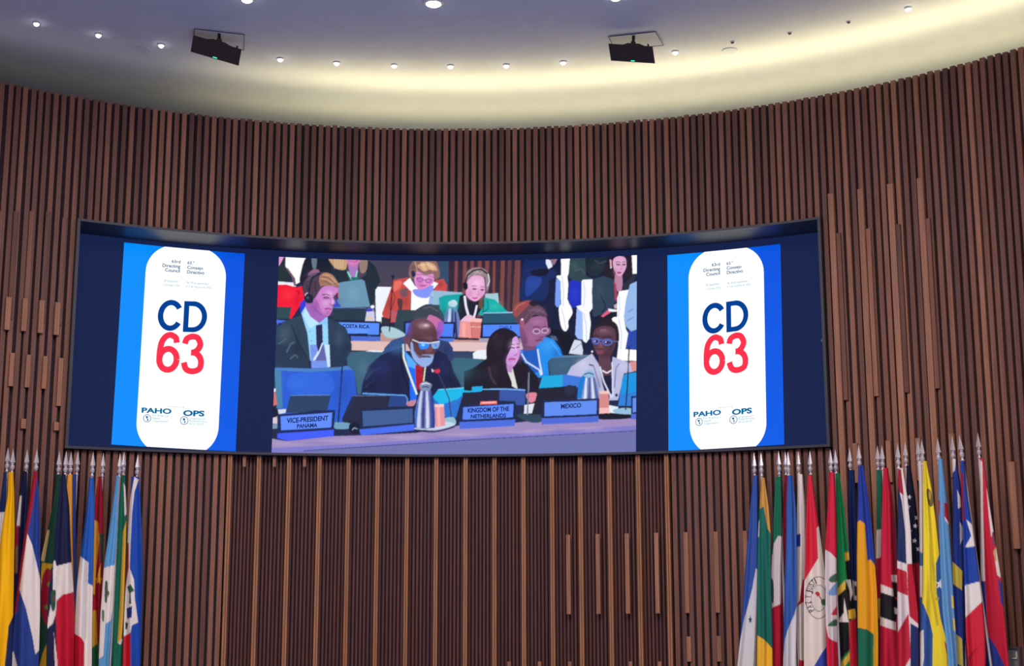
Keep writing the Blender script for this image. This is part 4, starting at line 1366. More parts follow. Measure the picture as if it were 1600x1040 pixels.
# woman with glasses and pale jacket
pg('F', (190, 190, 226), [(583, 500), (610, 450), (740, 368), (785, 440), (805, 560), (822, 620), (770, 606), (740, 520), (640, 510)])
pg('F', (186, 188, 226), [(868, 388), (980, 428), (1004, 480), (940, 492), (902, 660), (845, 660), (870, 560)])
st('F', (110, 112, 150), [(720, 440), (750, 445), (790, 580)], 6)
st('F', (110, 112, 150), [(910, 430), (890, 460), (880, 580)], 6)
st('F', (40, 44, 70), [(720, 436), (748, 444)], 8)
pg('F', (92, 62, 78), [(780, 378), (852, 384), (868, 480), (866, 520), (815, 520), (785, 450)])
pg('F', (25, 30, 62), [(808, 505), (868, 505), (868, 620), (838, 625)])
st('F', (236, 226, 240), [(804, 474), (832, 490), (862, 474)], 9)
st('F', (220, 224, 250), [(790, 450), (812, 540), (862, 645)], 9)
st('F', (220, 224, 250), [(866, 420), (870, 640)], 8)
ov('F', (40, 42, 80), 893, 628, 9, 10)
pg('F', (36, 28, 40), [(738, 262), (760, 200), (830, 158), (895, 186), (910, 272), (895, 310), (860, 330), (760, 320)], 1)
pg('F', (88, 56, 72), [(746, 265), (762, 215), (820, 196), (880, 215), (890, 290), (870, 360), (832, 402), (785, 388), (752, 335)], 1)
st('F', (150, 110, 130), [(790, 225), (830, 222)], 14, 0.5)
pg('F', (72, 78, 152), [(742, 272), (786, 275), (786, 310), (745, 306)], 1)
pg('F', (70, 70, 142), [(804, 280), (868, 280), (862, 316), (808, 316)], 1)
st('F', (95, 115, 196), [(732, 274), (800, 284), (904, 294)], 5)
ov('F', (30, 20, 40), 766, 292, 9, 7)
ov('F', (30, 20, 40), 838, 298, 10, 7)
pg('F', (104, 66, 82), [(782, 310), (808, 312), (812, 336), (776, 334)], 1)
pg('F', (122, 60, 86), [(768, 350), (815, 352), (805, 374), (778, 370)], 1)
ov('F', (245, 245, 250), 741, 356, 6, 6)
# carafe, cup, laptop, plates on the right of the near desk
pg('F', (130, 150, 202), [(655, 560), (690, 490), (750, 486), (772, 560), (794, 650), (650, 655)])
pg('F', (20, 122, 212), [(654, 560), (684, 498), (700, 510), (672, 650), (648, 650)])
for (a, b, c) in ((705, 695, (225, 230, 250)), (725, 722, (80, 90, 150)), (740, 748, (215, 222, 245)), (752, 772, (70, 90, 160))):
    pg('F', c, [(a - 5, 520), (a + 4, 520), (b + 10, 650), (b - 8, 650)])
pg('F', (150, 190, 225), [(685, 495), (720, 468), (755, 490), (745, 515), (700, 515)], 1)
st('F', (30, 60, 110), [(690, 500), (720, 488), (752, 500)], 7)
pg('F', (216, 140, 140), [(785, 606), (842, 606), (850, 742), (785, 746)])
pg('F', (246, 200, 192), [(783, 602), (843, 602), (842, 620), (784, 620)])
pg('F', (245, 190, 190), [(785, 708), (848, 706), (850, 742), (785, 746)])
pg('F', (230, 236, 250), [(845, 690), (905, 702), (890, 742), (850, 738)])
pg('F', (20, 22, 42), [(780, 746), (900, 742), (990, 746), (985, 772), (790, 780)], 1)
pg('F', (18, 150, 226), [(903, 695), (930, 520), (950, 495), (1050, 480), (1050, 695)])
pg('F', (60, 110, 215), [(903, 695), (915, 620), (1050, 600), (1050, 695)], 0, 0.6)
pg('F', (222, 142, 142), [(975, 420), (1050, 412), (1050, 480), (990, 476)])
pg('F', (150, 192, 222), [(878, 716), (980, 710), (1002, 746), (890, 742)], 1)
st('F', (30, 35, 60), [(972, 325), (962, 560), (950, 720)], 8)
pg('F', (24, 38, 82), [(430, 660), (784, 648), (782, 760), (424, 776)])
pg('F', (96, 142, 242), [(443, 673), (771, 661), (768, 746), (443, 760)])
pg('F', (76, 106, 216), [(424, 773), (781, 758), (779, 796), (424, 811)])
pg('F', (24, 38, 82), [(984, 636), (1050, 630), (1050, 742), (984, 746)])
pg('F', (96, 142, 242), [(994, 646), (1050, 642), (1050, 732), (994, 736)])
pg('F', (76, 106, 216), [(984, 746), (1050, 742), (1050, 776), (984, 780)])
pg('F', (24, 38, 86), [(-82, 690), (262, 668), (260, 782), (-85, 798)])
pg('F', (90, 136, 250), [(-66, 704), (250, 683), (246, 766), (-68, 782)])
pg('F', (76, 110, 226), [(-88, 796), (260, 780), (256, 820), (-88, 840)])
pg('F', (255, 110, 110), [(42, 668), (146, 664), (146, 684), (40, 688)])
st('F', (255, 215, 205), [(50, 676), (140, 672)], 6)
# soft modelling of the photographed faces, clothes and furniture
DK, LT = (40, 20, 50), (255, 225, 250)
for (z, cx, cy, rx, ry, c, a) in (
        ('A', 470, 540, 40, 60, (130, 70, 150), 0.5), ('A', 610, 420, 40, 30, LT, 0.35), ('A', 640, 500, 20, 25, LT, 0.4), ('A', 575, 510, 40, 30, LT, 0.25), ('A', 590, 610, 40, 20, (150, 80, 160), 0.5),
        ('A', 400, 300, 50, 60, (40, 30, 50), 0.6), ('A', 450, 400, 30, 40, (50, 35, 55), 0.6), ('A', 560, 260, 40, 20, (235, 190, 150), 0.5), ('A', 440, 240, 40, 25, (110, 90, 130), 0.5),
        ('A', 180, 800, 60, 80, (75, 100, 125), 0.5), ('A', 300, 900, 30, 120, (25, 40, 60), 0.5), ('A', 700, 850, 40, 100, (65, 90, 115), 0.45), ('A', 790, 930, 30, 60, (20, 35, 55), 0.5),
        ('B', 470, 330, 40, 40, (180, 90, 160), 0.4), ('B', 520, 270, 40, 30, LT, 0.3), ('B', 400, 170, 30, 40, (90, 70, 80), 0.5), ('B', 540, 150, 50, 30, (235, 190, 150), 0.5), ('B', 250, 340, 40, 40, (235, 120, 100), 0.4), ('B', 180, 520, 40, 60, (130, 50, 50), 0.5), ('B', 330, 500, 30, 60, (120, 60, 60), 0.5), ('B', 660, 330, 30, 30, (130, 45, 50), 0.5),
        ('B', 1010, 320, 50, 40, (255, 220, 245), 0.5), ('B', 940, 420, 30, 40, (200, 120, 180), 0.5), ('B', 1060, 420, 25, 40, (200, 130, 190), 0.4), ('B', 760, 540, 60, 60, (40, 200, 195), 0.4), ('B', 700, 600, 40, 60, (0, 110, 120), 0.5), ('B', 1180, 540, 60, 40, (60, 210, 200), 0.4), ('B', 1000, 210, 60, 25, (185, 170, 170), 0.5),
        ('B', 560, 700, 40, 40, (225, 130, 170), 0.4), ('B', 640, 800, 30, 40, (110, 60, 160), 0.5), ('B', 250, 950, 70, 50, (70, 110, 170), 0.5), ('B', 720, 960, 40, 60, (30, 45, 85), 0.5),
        ('E', 420, 200, 40, 60, (60, 38, 60), 0.5), ('E', 540, 170, 30, 40, (70, 42, 55), 0.5), ('E', 470, 100, 50, 25, (150, 110, 130), 0.5), ('E', 560, 280, 20, 30, (60, 36, 46), 0.5), ('E', 500, 300, 30, 20, (60, 36, 46), 0.4), ('E', 440, 310, 25, 35, (170, 200, 250), 0.35), ('E', 490, 375, 30, 20, (180, 205, 245), 0.5), ('E', 430, 260, 20, 30, (70, 45, 60), 0.5),
        ('E', 200, 400, 60, 60, (40, 52, 110), 0.5), ('E', 300, 500, 40, 80, (14, 20, 50), 0.5), ('E', 130, 520, 40, 50, (14, 20, 50), 0.5), ('E', 620, 400, 40, 60, (40, 50, 105), 0.45), ('E', 680, 500, 40, 40, (12, 18, 46), 0.5), ('E', 560, 500, 40, 60, (14, 18, 46), 0.4),
        ('F', 250, 320, 25, 30, LT, 0.35), ('F', 225, 410, 25, 30, (170, 110, 190), 0.45), ('F', 285, 370, 15, 40, (180, 120, 200), 0.4), ('F', 150, 300, 40, 50, (60, 45, 65), 0.4), ('F', 130, 480, 30, 60, (55, 42, 60), 0.4), ('F', 60, 500, 50, 40, (45, 42, 62), 0.4),
        ('F', 400, 170, 40, 20, (190, 130, 175), 0.5), ('F', 360, 260, 30, 40, (180, 115, 160), 0.35), ('F', 310, 290, 30, 30, (100, 58, 100), 0.5), ('F', 430, 270, 20, 20, (120, 70, 110), 0.5), ('F', 400, 95, 40, 20, (130, 95, 125), 0.4), ('F', 460, 320, 40, 40, (80, 180, 255), 0.4), ('F', 520, 370, 30, 30, (20, 90, 180), 0.5),
        ('F', 820, 230, 40, 20, (135, 95, 115), 0.5), ('F', 860, 330, 20, 40, (55, 34, 48), 0.5), ('F', 790, 335, 20, 20, (125, 82, 98), 0.4), ('F', 830, 375, 30, 15, (60, 38, 52), 0.5), ('F', 680, 440, 40, 40, (220, 220, 245), 0.4), ('F', 780, 560, 20, 50, (130, 130, 170), 0.5), ('F', 940, 450, 30, 30, (220, 220, 245), 0.4),
        ('D', 300, 330, 120, 60, (60, 120, 240), 0.4), ('D', 700, 400, 80, 150, (30, 75, 170), 0.5), ('D', 120, 330, 40, 120, (80, 140, 175), 0.3), ('D', 880, 200, 60, 80, (85, 125, 150), 0.4), ('E', 760, 430, 60, 60, (70, 120, 145), 0.35), ('F', 560, 440, 60, 40, (75, 115, 145), 0.35),
        ('C', 1090, 120, 40, 25, (250, 205, 235), 0.4), ('C', 1050, 210, 20, 30, (180, 110, 160), 0.45), ('C', 900, 400, 50, 80, (65, 88, 110), 0.4), ('C', 660, 150, 40, 50, (75, 100, 110), 0.4), ('C', 880, 150, 60, 40, (50, 65, 80), 0.4), ('C', 660, 420, 40, 60, (50, 75, 225), 0.4), ('C', 260, 330, 60, 60, (45, 80, 175), 0.4),
        ('A', 220, 430, 60, 50, (255, 60, 80), 0.4), ('A', 300, 480, 40, 50, (190, 10, 40), 0.5), ('A', 840, 420, 60, 80, (130, 175, 200), 0.4), ('A', 700, 500, 40, 50, (80, 120, 150), 0.4), ('A', 830, 120, 40, 20, (230, 150, 210), 0.4)):
    gb(z, c, cx, cy, rx, ry, a)
for k in range(12):
    gb('P', ((190, 170, 210), (130, 120, 190))[k % 2], 445 + 48 * k, 693 - 2.2 * k, 30, 3.5, 0.4)
# second pass: hair, glasses and features over the soft shading
def ring(z, c, cx, cy, rx, ry, w, a=1.0):
    o_, i_ = oval(cx, cy, rx + w / 2, ry + w / 2, 20), oval(cx, cy, rx - w / 2, ry - w / 2, 20)
    pg(z, c, np.concatenate([o_, o_[:1], i_[:1], i_[::-1]]), 0, a)


# young man
pg('A', (78, 60, 78), [(360, 345), (392, 270), (465, 226), (540, 214), (605, 226), (565, 255), (522, 300), (512, 370), (466, 462), (425, 425), (370, 432)], 1)
pg('A', (164, 118, 98), [(520, 245), (580, 217), (648, 250), (702, 335), (692, 360), (640, 336), (600, 348), (560, 338), (530, 350), (512, 310)], 1)
for (c, p, w, a) in (((226, 182, 150), [(545, 238), (605, 248), (668, 312)], 8, 0.8), ((226, 182, 150), [(530, 275), (590, 284), (650, 328)], 8, 0.7), ((205, 158, 128), [(565, 224), (635, 250), (694, 330)], 8, 0.8),
                     ((104, 70, 70), [(525, 302), (580, 306), (640, 338)], 6, 0.8), ((104, 70, 70), [(545, 258), (612, 276), (672, 332)], 6, 0.7), ((130, 110, 150), [(400, 290), (440, 250), (490, 228)], 8, 0.6), ((52, 38, 56), [(390, 330), (410, 400)], 10, 0.7), ((52, 38, 56), [(470, 300), (480, 400)], 12, 0.7),
                     ((28, 38, 64), [(525, 222), (452, 262), (424, 340), (412, 425)], 18, 1), ((110, 60, 90), [(542, 434), (580, 424), (616, 438)], 8, 0.9), ((84, 40, 86), [(552, 458), (580, 467), (608, 460)], 8, 0.9), ((84, 40, 86), [(642, 456), (670, 464)], 7, 0.9), ((110, 60, 90), [(638, 432), (676, 438)], 6, 0.9),
                     ((240, 185, 235), [(634, 455), (650, 505)], 10, 0.5), ((136, 66, 136), [(612, 524), (642, 529)], 7, 0.9), ((156, 56, 126), [(565, 568), (600, 562), (630, 573)], 9, 0.9), ((170, 96, 170), [(580, 590), (616, 592)], 8, 0.6), ((122, 64, 146), [(466, 556), (520, 612), (585, 634)], 9, 0.6)):
    st('A', c, p, w, a)
pg('A', (24, 34, 56), [(368, 445), (400, 418), (452, 440), (452, 500), (402, 512), (374, 482)], 1)
ov('A', (78, 92, 118), 402, 458, 13, 15, 0.7)
st('A', (222, 182, 222), [(374, 440), (388, 418), (405, 412)], 9)
for (x, y) in ((425, 780), (440, 870), (455, 960)):
    ov('A', (70, 140, 120), x, y, 6, 8, 0.7)
# lady in the red jacket
ring('B', (150, 60, 150), 466, 286, 28, 20, 7, 0.9)
ring('B', (150, 60, 150), 548, 296, 28, 20, 7, 0.9)
st('B', (150, 60, 150), [(494, 288), (520, 292)], 6)
st('B', (120, 80, 80), [(425, 235), (500, 238), (590, 262)], 8, 0.6)
st('B', (240, 190, 230), [(508, 300), (512, 330)], 10, 0.5)
st('B', (190, 56, 126), [(474, 342), (500, 348), (526, 338)], 8)
for k in range(5):
    st('B', ((238, 200, 165), (120, 88, 84))[k % 2], [(420 + 30 * k, 115), (430 + 34 * k, 160), (440 + 38 * k, 205)], 9, 0.5)
# lady in teal
for (c, p, w) in (((110, 60, 90), [(962, 348), (985, 342), (1010, 350)], 6), ((110, 60, 90), [(1044, 356), (1062, 352), (1082, 358)], 6), ((96, 44, 92), [(966, 374), (986, 380), (1006, 376)], 7), ((96, 44, 92), [(1044, 384), (1062, 389), (1080, 384)], 7),
                  ((205, 120, 175), [(1008, 428), (1036, 430)], 7), ((196, 58, 120), [(968, 458), (990, 464), (1018, 458)], 10)):
    st('B', c, p, w, 0.9)
for k in range(6):
    st('B', ((196, 184, 180), (112, 96, 104))[k % 2], [(925 + 30 * k, 260 - 8 * k), (950 + 28 * k, 215), (985 + 22 * k, 190)], 7, 0.5)
st('B', (15, 20, 40), [(898, 330), (918, 245), (975, 198), (1050, 186), (1112, 230)], 14)
# speaker
pg('E', (98, 63, 74), [(374, 175), (398, 108), (458, 80), (530, 94), (568, 150), (576, 220), (560, 290), (470, 300), (404, 290), (372, 230)], 1, 0.75)
for (c, cx, cy, rx, ry, a) in (((92, 80, 175), 388, 150, 14, 40, 0.7), ((178, 138, 156), 488, 122, 40, 20, 0.7), ((240, 215, 225), 502, 122, 16, 8, 0.8), ((60, 36, 48), 440, 230, 30, 40, 0.5), ((70, 42, 52), 560, 200, 14, 40, 0.5), ((130, 88, 100), 520, 210, 30, 12, 0.4), ((126, 82, 92), 528, 285, 14, 18, 0.6)):
    gb('E', c, cx, cy, rx, ry, a)
pg('E', (112, 70, 86), [(348, 205), (386, 212), (386, 250), (360, 242)], 1)
st('E', (60, 36, 50), [(362, 216), (376, 226)], 6, 0.7)
pg('E', (150, 176, 232), [(398, 240), (412, 245), (420, 300), (450, 340), (480, 338), (540, 318), (552, 340), (532, 382), (482, 404), (424, 360), (402, 310)], 1, 0.9)
pg('E', (92, 58, 68), [(424, 240), (455, 285), (500, 290), (560, 285), (556, 312), (530, 322), (480, 326), (450, 325), (430, 300)], 1)
pg('E', (140, 150, 190), [(470, 322), (510, 316), (548, 318), (545, 330), (500, 330)], 1, 0.8)
st('E', (48, 32, 48), [(480, 336), (505, 333), (534, 336)], 9)
pg('E', (120, 78, 88), [(515, 262), (545, 290), (528, 306), (496, 300)], 1, 0.8)
st('E', (52, 30, 44), [(455, 222), (490, 218), (522, 226)], 7, 0.8)
st('E', (52, 30, 44), [(545, 226), (582, 218)], 7, 0.8)
pg('E', (40, 142, 255), [(454, 236), (522, 240), (512, 276), (466, 281)], 1)
ov('E', (160, 220, 255), 482, 255, 13, 9, 0.8)
pg('E', (130, 168, 228), [(540, 242), (592, 230), (582, 275), (546, 276)], 1)
st('E', (40, 50, 90), [(560, 245), (575, 268)], 7, 0.6)
st('E', (215, 228, 250), [(408, 218), (455, 238), (525, 242), (594, 230)], 7)
# lady with long dark hair
for (c, p, w) in (((76, 36, 84), [(218, 318), (238, 310), (258, 314)], 5), ((76, 36, 84), [(266, 310), (286, 308)], 5), ((70, 30, 90), [(222, 336), (240, 330), (258, 336)], 7), ((70, 30, 90), [(266, 332), (286, 328)], 7), ((238, 190, 245), [(262, 330), (268, 368)], 7), ((165, 100, 180), [(250, 380), (272, 378)], 6), ((180, 66, 138), [(218, 404), (242, 400), (264, 404)], 9)):
    st('F', c, p, w, 0.85)
# lady with the bun
pg('F', (152, 98, 142), [(370, 210), (470, 205), (470, 250), (370, 260)], 1, 0.85)
st('F', (84, 44, 76), [(368, 206), (395, 200), (416, 208)], 6, 0.9)
st('F', (84, 44, 76), [(432, 204), (456, 198)], 6, 0.9)
ring('F', (226, 196, 236), 393, 230, 22, 15, 4, 0.9)
ring('F', (226, 196, 236), 446, 226, 20, 15, 4, 0.9)
st('F', (80, 40, 72), [(380, 230), (404, 230)], 6, 0.8)
st('F', (80, 40, 72), [(436, 228), (458, 224)], 6, 0.8)
st('F', (190, 130, 170), [(422, 225), (428, 256)], 7, 0.6)
st('F', (110, 62, 100), [(408, 268), (436, 264)], 6, 0.8)
st('F', (120, 48, 92), [(388, 290), (412, 284), (432, 286)], 8, 0.9)
for k in range(5):
    st('F', ((140, 104, 132), (70, 46, 66))[k % 2], [(320 + 18 * k, 150 - 10 * k), (360 + 16 * k, 105), (420 + 8 * k, 100 + 6 * k)], 5, 0.5)
st('F', (200, 110, 96), [(256, 100), (280, 66), (325, 50)], 9, 0.7)
# lady with glasses
for (c, p, w) in (((34, 22, 36), [(750, 262), (768, 256), (786, 262)], 6), ((34, 22, 36), [(808, 268), (836, 262), (862, 268)], 6), ((140, 100, 116), [(794, 300), (796, 326)], 8), ((60, 36, 50), [(778, 340), (812, 340)], 5), ((150, 84, 108), [(772, 358), (792, 362), (812, 358)], 10), ((60, 26, 44), [(772, 360), (814, 360)], 3)):
    st('F', c, p, w, 0.85)
ring('F', (110, 130, 205), 765, 291, 21, 17, 4, 0.9)
ring('F', (110, 130, 205), 836, 298, 29, 18, 4, 0.9)
ov('F', (235, 235, 245), 758, 291, 5, 4, 0.8)
ov('F', (235, 235, 245), 826, 297, 5, 4, 0.8)
# lady at the top right
for (c, p, w) in (((64, 36, 56), [(1052, 122), (1076, 114), (1100, 122)], 7), ((64, 36, 56), [(1114, 120), (1134, 114), (1150, 120)], 7), ((70, 34, 70), [(1058, 140), (1076, 146), (1096, 142)], 9), ((70, 34, 70), [(1114, 142), (1130, 146), (1146, 142)], 9), ((196, 130, 178), [(1092, 186), (1118, 186)], 7), ((160, 50, 100), [(1066, 218), (1086, 222), (1108, 216)], 13)):
    st('C', c, p, w, 0.9)
# chairs at the right: rolled edges
for (p, w) in (([(540, 250), (555, 400), (548, 540)], 12), ([(535, 560), (560, 660), (575, 760)], 12), ([(745, 300), (760, 420), (745, 540)], 12), ([(745, 600), (770, 720), (775, 880)], 14), ([(1085, 420), (1090, 560), (1075, 650)], 12), ([(1080, 660), (1110, 800), (1100, 950)], 14)):
    st('C', (190, 205, 240), p, w, 0.6)
# cups and carafe edges
st('B', (180, 90, 92), [(958, 692), (960, 842)], 6, 0.8)
st('B', (250, 225, 215), [(950, 735), (1050, 738)], 5, 0.8)


CV.blur(1)
camera_picture = CP.sheet('camera_picture', 580, 315, lambda u, v: CV.at(u, v), PIC)
camera_picture['label'] = 'live picture of delegates seated at conference tables with name plates'


def cap(z, t, x0, x1, y, h, bold=0.0, y2=None):
    return line(lambda x, yy: T(z, x, yy), t, x0, x1, y, h, bold, y2)


CP.lettering('name_plate_lettering', [
    cap('D', 'VICE-PRESIDENT', 190, 565, 697, 44, 0.03, 672), cap('D', 'PANAMA', 282, 466, 743, 36, 0.03, 732), cap('A', 'UR', 104, 150, 728, 30, 0.01, 728),
    cap('A', 'COSTA RICA', 735, 990, 745, 36, 0.03, 752),
    cap('F', 'KINGDOM OF THE', -37, 222, 738, 28, 0.03, 726), cap('F', 'NETHERLANDS', -18, 202, 773, 24, 0.03, 766),
    cap('F', 'MEXICO', 546, 672, 712, 28, 0.03, 704), cap('F', 'CHILE', 160, 240, 214, 18, 0.0, 214)], G_INK, camera_picture, 0.004)
# ------------------------------------------------------------------ flags on poles in two clusters before the wall
CLOTH = attr_mat('flag_cloth', rough=0.65)
nt = CLOTH.node_tree
_tc = nt.nodes.new('ShaderNodeTexCoord')
_nz = nt.nodes.new('ShaderNodeTexNoise')
_nz.inputs['Scale'].default_value = 14
_bp = nt.nodes.new('ShaderNodeBump')
_bp.inputs['Strength'].default_value = 0.12
_bp.inputs['Distance'].default_value = 0.02
nt.links.new(_tc.outputs['Object'], _nz.inputs['Vector'])
nt.links.new(_nz.outputs['Fac'], _bp.inputs['Height'])
nt.links.new(_bp.outputs['Normal'], nt.nodes['Principled BSDF'].inputs['Normal'])
POLE = noise_mat('pole_metal', (0.55, 0.55, 0.57), (0.68, 0.68, 0.70), scale=(10, 10, 3), rough=0.35)
POLE.node_tree.nodes['Principled BSDF'].inputs['Metallic'].default_value = 0.6
FZ = {'L': (0, 690, 2.9696), 'M': (1140, 690, 2.9696), 'N': (1350, 670, 2.812)}
K_CLOTH = 0.98
STAND_Z = 0.16
FG = 'national flags hung on poles with silver spear tips'


def flag(z, tip, rank, edges, base, shapes, label, folds=2.5, lean=0.0, fine=False, texts=()):
    ox, oy, s = FZ[z]
    tx, ty = ox + tip[0] / s, oy + tip[1] / s
    rad = R * (0.962 - 0.0172 * rank)
    ph, zt = on_cyl(tx, ty, rad)
    top = cyl(ph, zt, rad)
    view = Vector((top.x - CAM.x, top.y - CAM.y, 0)).normalized()
    side = Vector((view.y, -view.x, 0))
    foot = Vector((top.x, top.y, STAND_Z)) + side * lean
    e = empty('flag', foot, label, 'flag', FG)
    # pole and spear tip
    up = (top - foot).normalized()
    H = (top - foot).length
    m = MB()
    m.tube((0, 0, 0), up * (H - 0.27), 0.014, n=10)
    m.build('pole', POLE, e, smooth=False)
    m = MB()
    m.lathe([(0.013, -0.29), (0.021, -0.275), (0.013, -0.26), (0.012, -0.25), (0.024, -0.225), (0.026, -0.205), (0.014, -0.185), (0.020, -0.172), (0.011, -0.16)], n=12)
    v0 = len(m.v)
    m.lathe([(0.012, -0.168), (0.031, -0.156), (0.0005, 0.0)], n=6)
    rot = Vector((0, 0, 1)).rotation_difference(up).to_matrix()
    m.v = [tuple(rot @ Vector(v) + up * H) for v in m.v]
    m.build('spear_tip', CHROME, e)

    # cloth
    def at(x, y):
        d = ray(ox + x / s, oy + y / s)
        t = (top - CAM).dot(view) / d.dot(view)
        return CAM + d * t - foot
    E_ = np.array(edges, float)
    y0, y1 = E_[0, 0] - 8, E_[-1, 0]
    nx, ny = (70, 300) if fine else (30, 190)
    xs0, xs1 = E_[:, 1].min() - 4, E_[:, 2].max() + 4
    sc = 1.6 if fine else 1.0
    cv = Canvas(int((xs1 - xs0) * sc), int((y1 - y0 + 10) * sc), xs0, y0, sc, sc, base)
    for sh in shapes:
        c, pts = sh[0], sh[1]
        cv.poly(catmull(pts, 4) if len(sh) > 2 else pts, c)
    for (ch, cx, cy, w, h, ang, c) in texts:
        co, fs = text_tris(ch, 0.02)
        ca, sa = math.cos(ang), math.sin(ang)
        px = (co[:, 0] - 0.5) * w
        py = (0.5 - co[:, 1]) * h
        X, Y = cx + px * ca - py * sa, cy + px * sa + py * ca
        for f in fs:
            cv.poly([(X[i], Y[i]) for i in f], c)
    cv.blur(1)
    rr = random.Random(int(tip[0] * 7 + tip[1]))
    ph1, ph2, ph3 = (rr.uniform(0, 6.28) for _ in range(3))
    t = np.linspace(0, 1, ny)
    yy = y0 + (y1 - y0) * t
    xl = np.interp(yy, E_[:, 0], E_[:, 1])
    xr = np.interp(yy, E_[:, 0], E_[:, 2])
    k = np.array([1, 2, 3, 4, 3, 2, 1], float) / 16
    for _ in range(3):
        xl = np.convolve(np.pad(xl, 3, 'edge'), k, 'valid')
        xr = np.convolve(np.pad(xr, 3, 'edge'), k, 'valid')
    sg = np.linspace(0, 1, nx)
    S, Tt = np.meshgrid(sg, t)
    Xz = xl[:, None] + (xr - xl)[:, None] * S
    Yz = np.repeat(yy[:, None], nx, 1)
    wid = ((xr - xl) / s)[:, None] * float((top - CAM).length) / FPX
    A = np.minimum(0.034, 0.16 * wid / max(1.0, folds * 0.6))
    wv = np.sin(2 * np.pi * folds * 0.6 * (S + 0.10 * np.sin(2.6 * Tt + ph3)) + ph1 + 0.8 * Tt)
    w2 = np.sin(2 * np.pi * folds * (S + 0.08 * np.sin(4.0 * Tt + ph1)) + ph2 - 1.3 * Tt)
    D = A * (0.8 * wv + 0.4 * w2) - 0.026 - 0.03 * np.sqrt(np.clip(4 * S * (1 - S), 0, 1))
    # vectorised image of at()
    Fv, Rv, Uv = np.array(_F), np.array(_RT), np.array(_UP)
    dd = Fv * FPX + Rv * ((ox + Xz / s) - 800)[..., None] + Uv * (520 - (oy + Yz / s))[..., None]
    vw_ = np.array(view)
    tt = float((top - CAM).dot(view)) / (dd @ vw_)
    Pf = np.array(CAM) + dd * tt[..., None] - np.array(foot)
    V = Pf + vw_ * D[..., None]
    back = Pf + vw_ * (0.022 + 0.006 * np.sin(4 * S + ph2))[..., None]
    V[..., 2] = np.maximum(V[..., 2], 0.05 - STAND_Z)
    back[..., 2] = np.maximum(back[..., 2], 0.05 - STAND_Z)
    ring = np.concatenate([V, back[:, ::-1]], 1)         # closed round the folded cloth
    nr = 2 * nx
    i = np.arange(nr * (ny - 1))
    a, b = i // nr, i % nr
    Fq = np.stack([a * nr + b, (a + 1) * nr + b, (a + 1) * nr + (b + 1) % nr, a * nr + (b + 1) % nr], 1)
    o = fast_mesh('cloth', ring.reshape(-1, 3), Fq, CLOTH, e)
    C = cv.at(Xz, Yz) * K_CLOTH
    set_print(o.data, np.concatenate([C, C[:, ::-1]], 1).reshape(-1, 3))
    return e


NAVY, BLUE, WHT, RED, CRIM, GRN, GOLD = (24, 36, 82), (38, 66, 150), (226, 220, 214), (196, 28, 54), (158, 24, 52), (24, 104, 82), (236, 180, 44)
INK = (34, 40, 60)
# left cluster
flag('L', (38, 25), 0, [(150, 16, 32), (350, -8, 24), (600, -40, 30), (1100, -60, 40)], (28, 46, 96),
     [(WHT, [(-80, 340), (30, 325), (30, 560), (-80, 560)]), (RED, [(-80, 560), (40, 560), (40, 1110), (-80, 1110)])],
     'navy flag mostly hidden behind the yellow flag at the left edge')
flag('L', (62, 30), 2, [(150, 38, 62), (250, 35, 66), (420, 6, 68), (520, -4, 66), (800, -30, 62), (1040, -60, 56), (1100, -64, 56)], (246, 186, 8),
     [(NAVY, [(64, 800), (40, 852), (22, 1040), (12, 1110), (80, 1110), (80, 800)])], 'plain yellow flag at the left edge of the photo', 1.8)
flag('L', (127, 32), 0, [(145, 106, 125), (300, 82, 126), (400, 73, 121), (600, 68, 112), (1100, 52, 100)], (22, 30, 74),
     [(WHT, [(92, 250), (101, 250), (93, 392), (76, 392)]), (CRIM, [(60, 392), (89, 390), (86, 482), (60, 490)]), ((150, 110, 80), [(60, 490), (85, 482), (82, 610), (60, 610)])],
     'dark navy flag with a white and red strip, between the yellow and striped flags')
flag('L', (172, 33), 2, [(145, 156, 172), (250, 140, 182), (400, 118, 186), (600, 90, 186), (800, 66, 186), (1040, 50, 180), (1100, 48, 178)], (38, 64, 140),
     [(CRIM, [(150, 130), (176, 140), (152, 300), (126, 430), (92, 680), (76, 792), (40, 805), (70, 640), (100, 400)]),
      (WHT, [(127, 425), (150, 480), (190, 650), (190, 850), (184, 965), (164, 985), (150, 900), (120, 770), (90, 686), (108, 560)]),
      (WHT, [(40, 1110), (52, 985), (62, 970), (82, 1045), (90, 1110)])], 'blue and white striped flag with a red triangle, left cluster', 2.2)
flag('L', (276, 43), 1, [(160, 264, 282), (280, 248, 284), (400, 222, 276), (540, 190, 276), (700, 190, 266), (800, 184, 262), (1100, 170, 255)], (22, 72, 54),
     [((205, 175, 120), [(214, 405), (230, 412), (206, 556), (184, 550)]), ((205, 165, 40), [(196, 562), (248, 566), (236, 590), (206, 642), (184, 650)]),
      ((225, 215, 200), [(188, 640), (204, 640), (198, 690), (186, 690)]),
      (CRIM, oval(222, 718, 34, 132).tolist()), ((90, 150, 60), star(228, 660, 16).tolist()), ((90, 150, 60), star(216, 766, 16).tolist()),
      ((205, 165, 40), [(170, 1110), (182, 1040), (198, 980), (216, 936), (214, 1110)])], 'dark green flag with a red disc and small green stars')
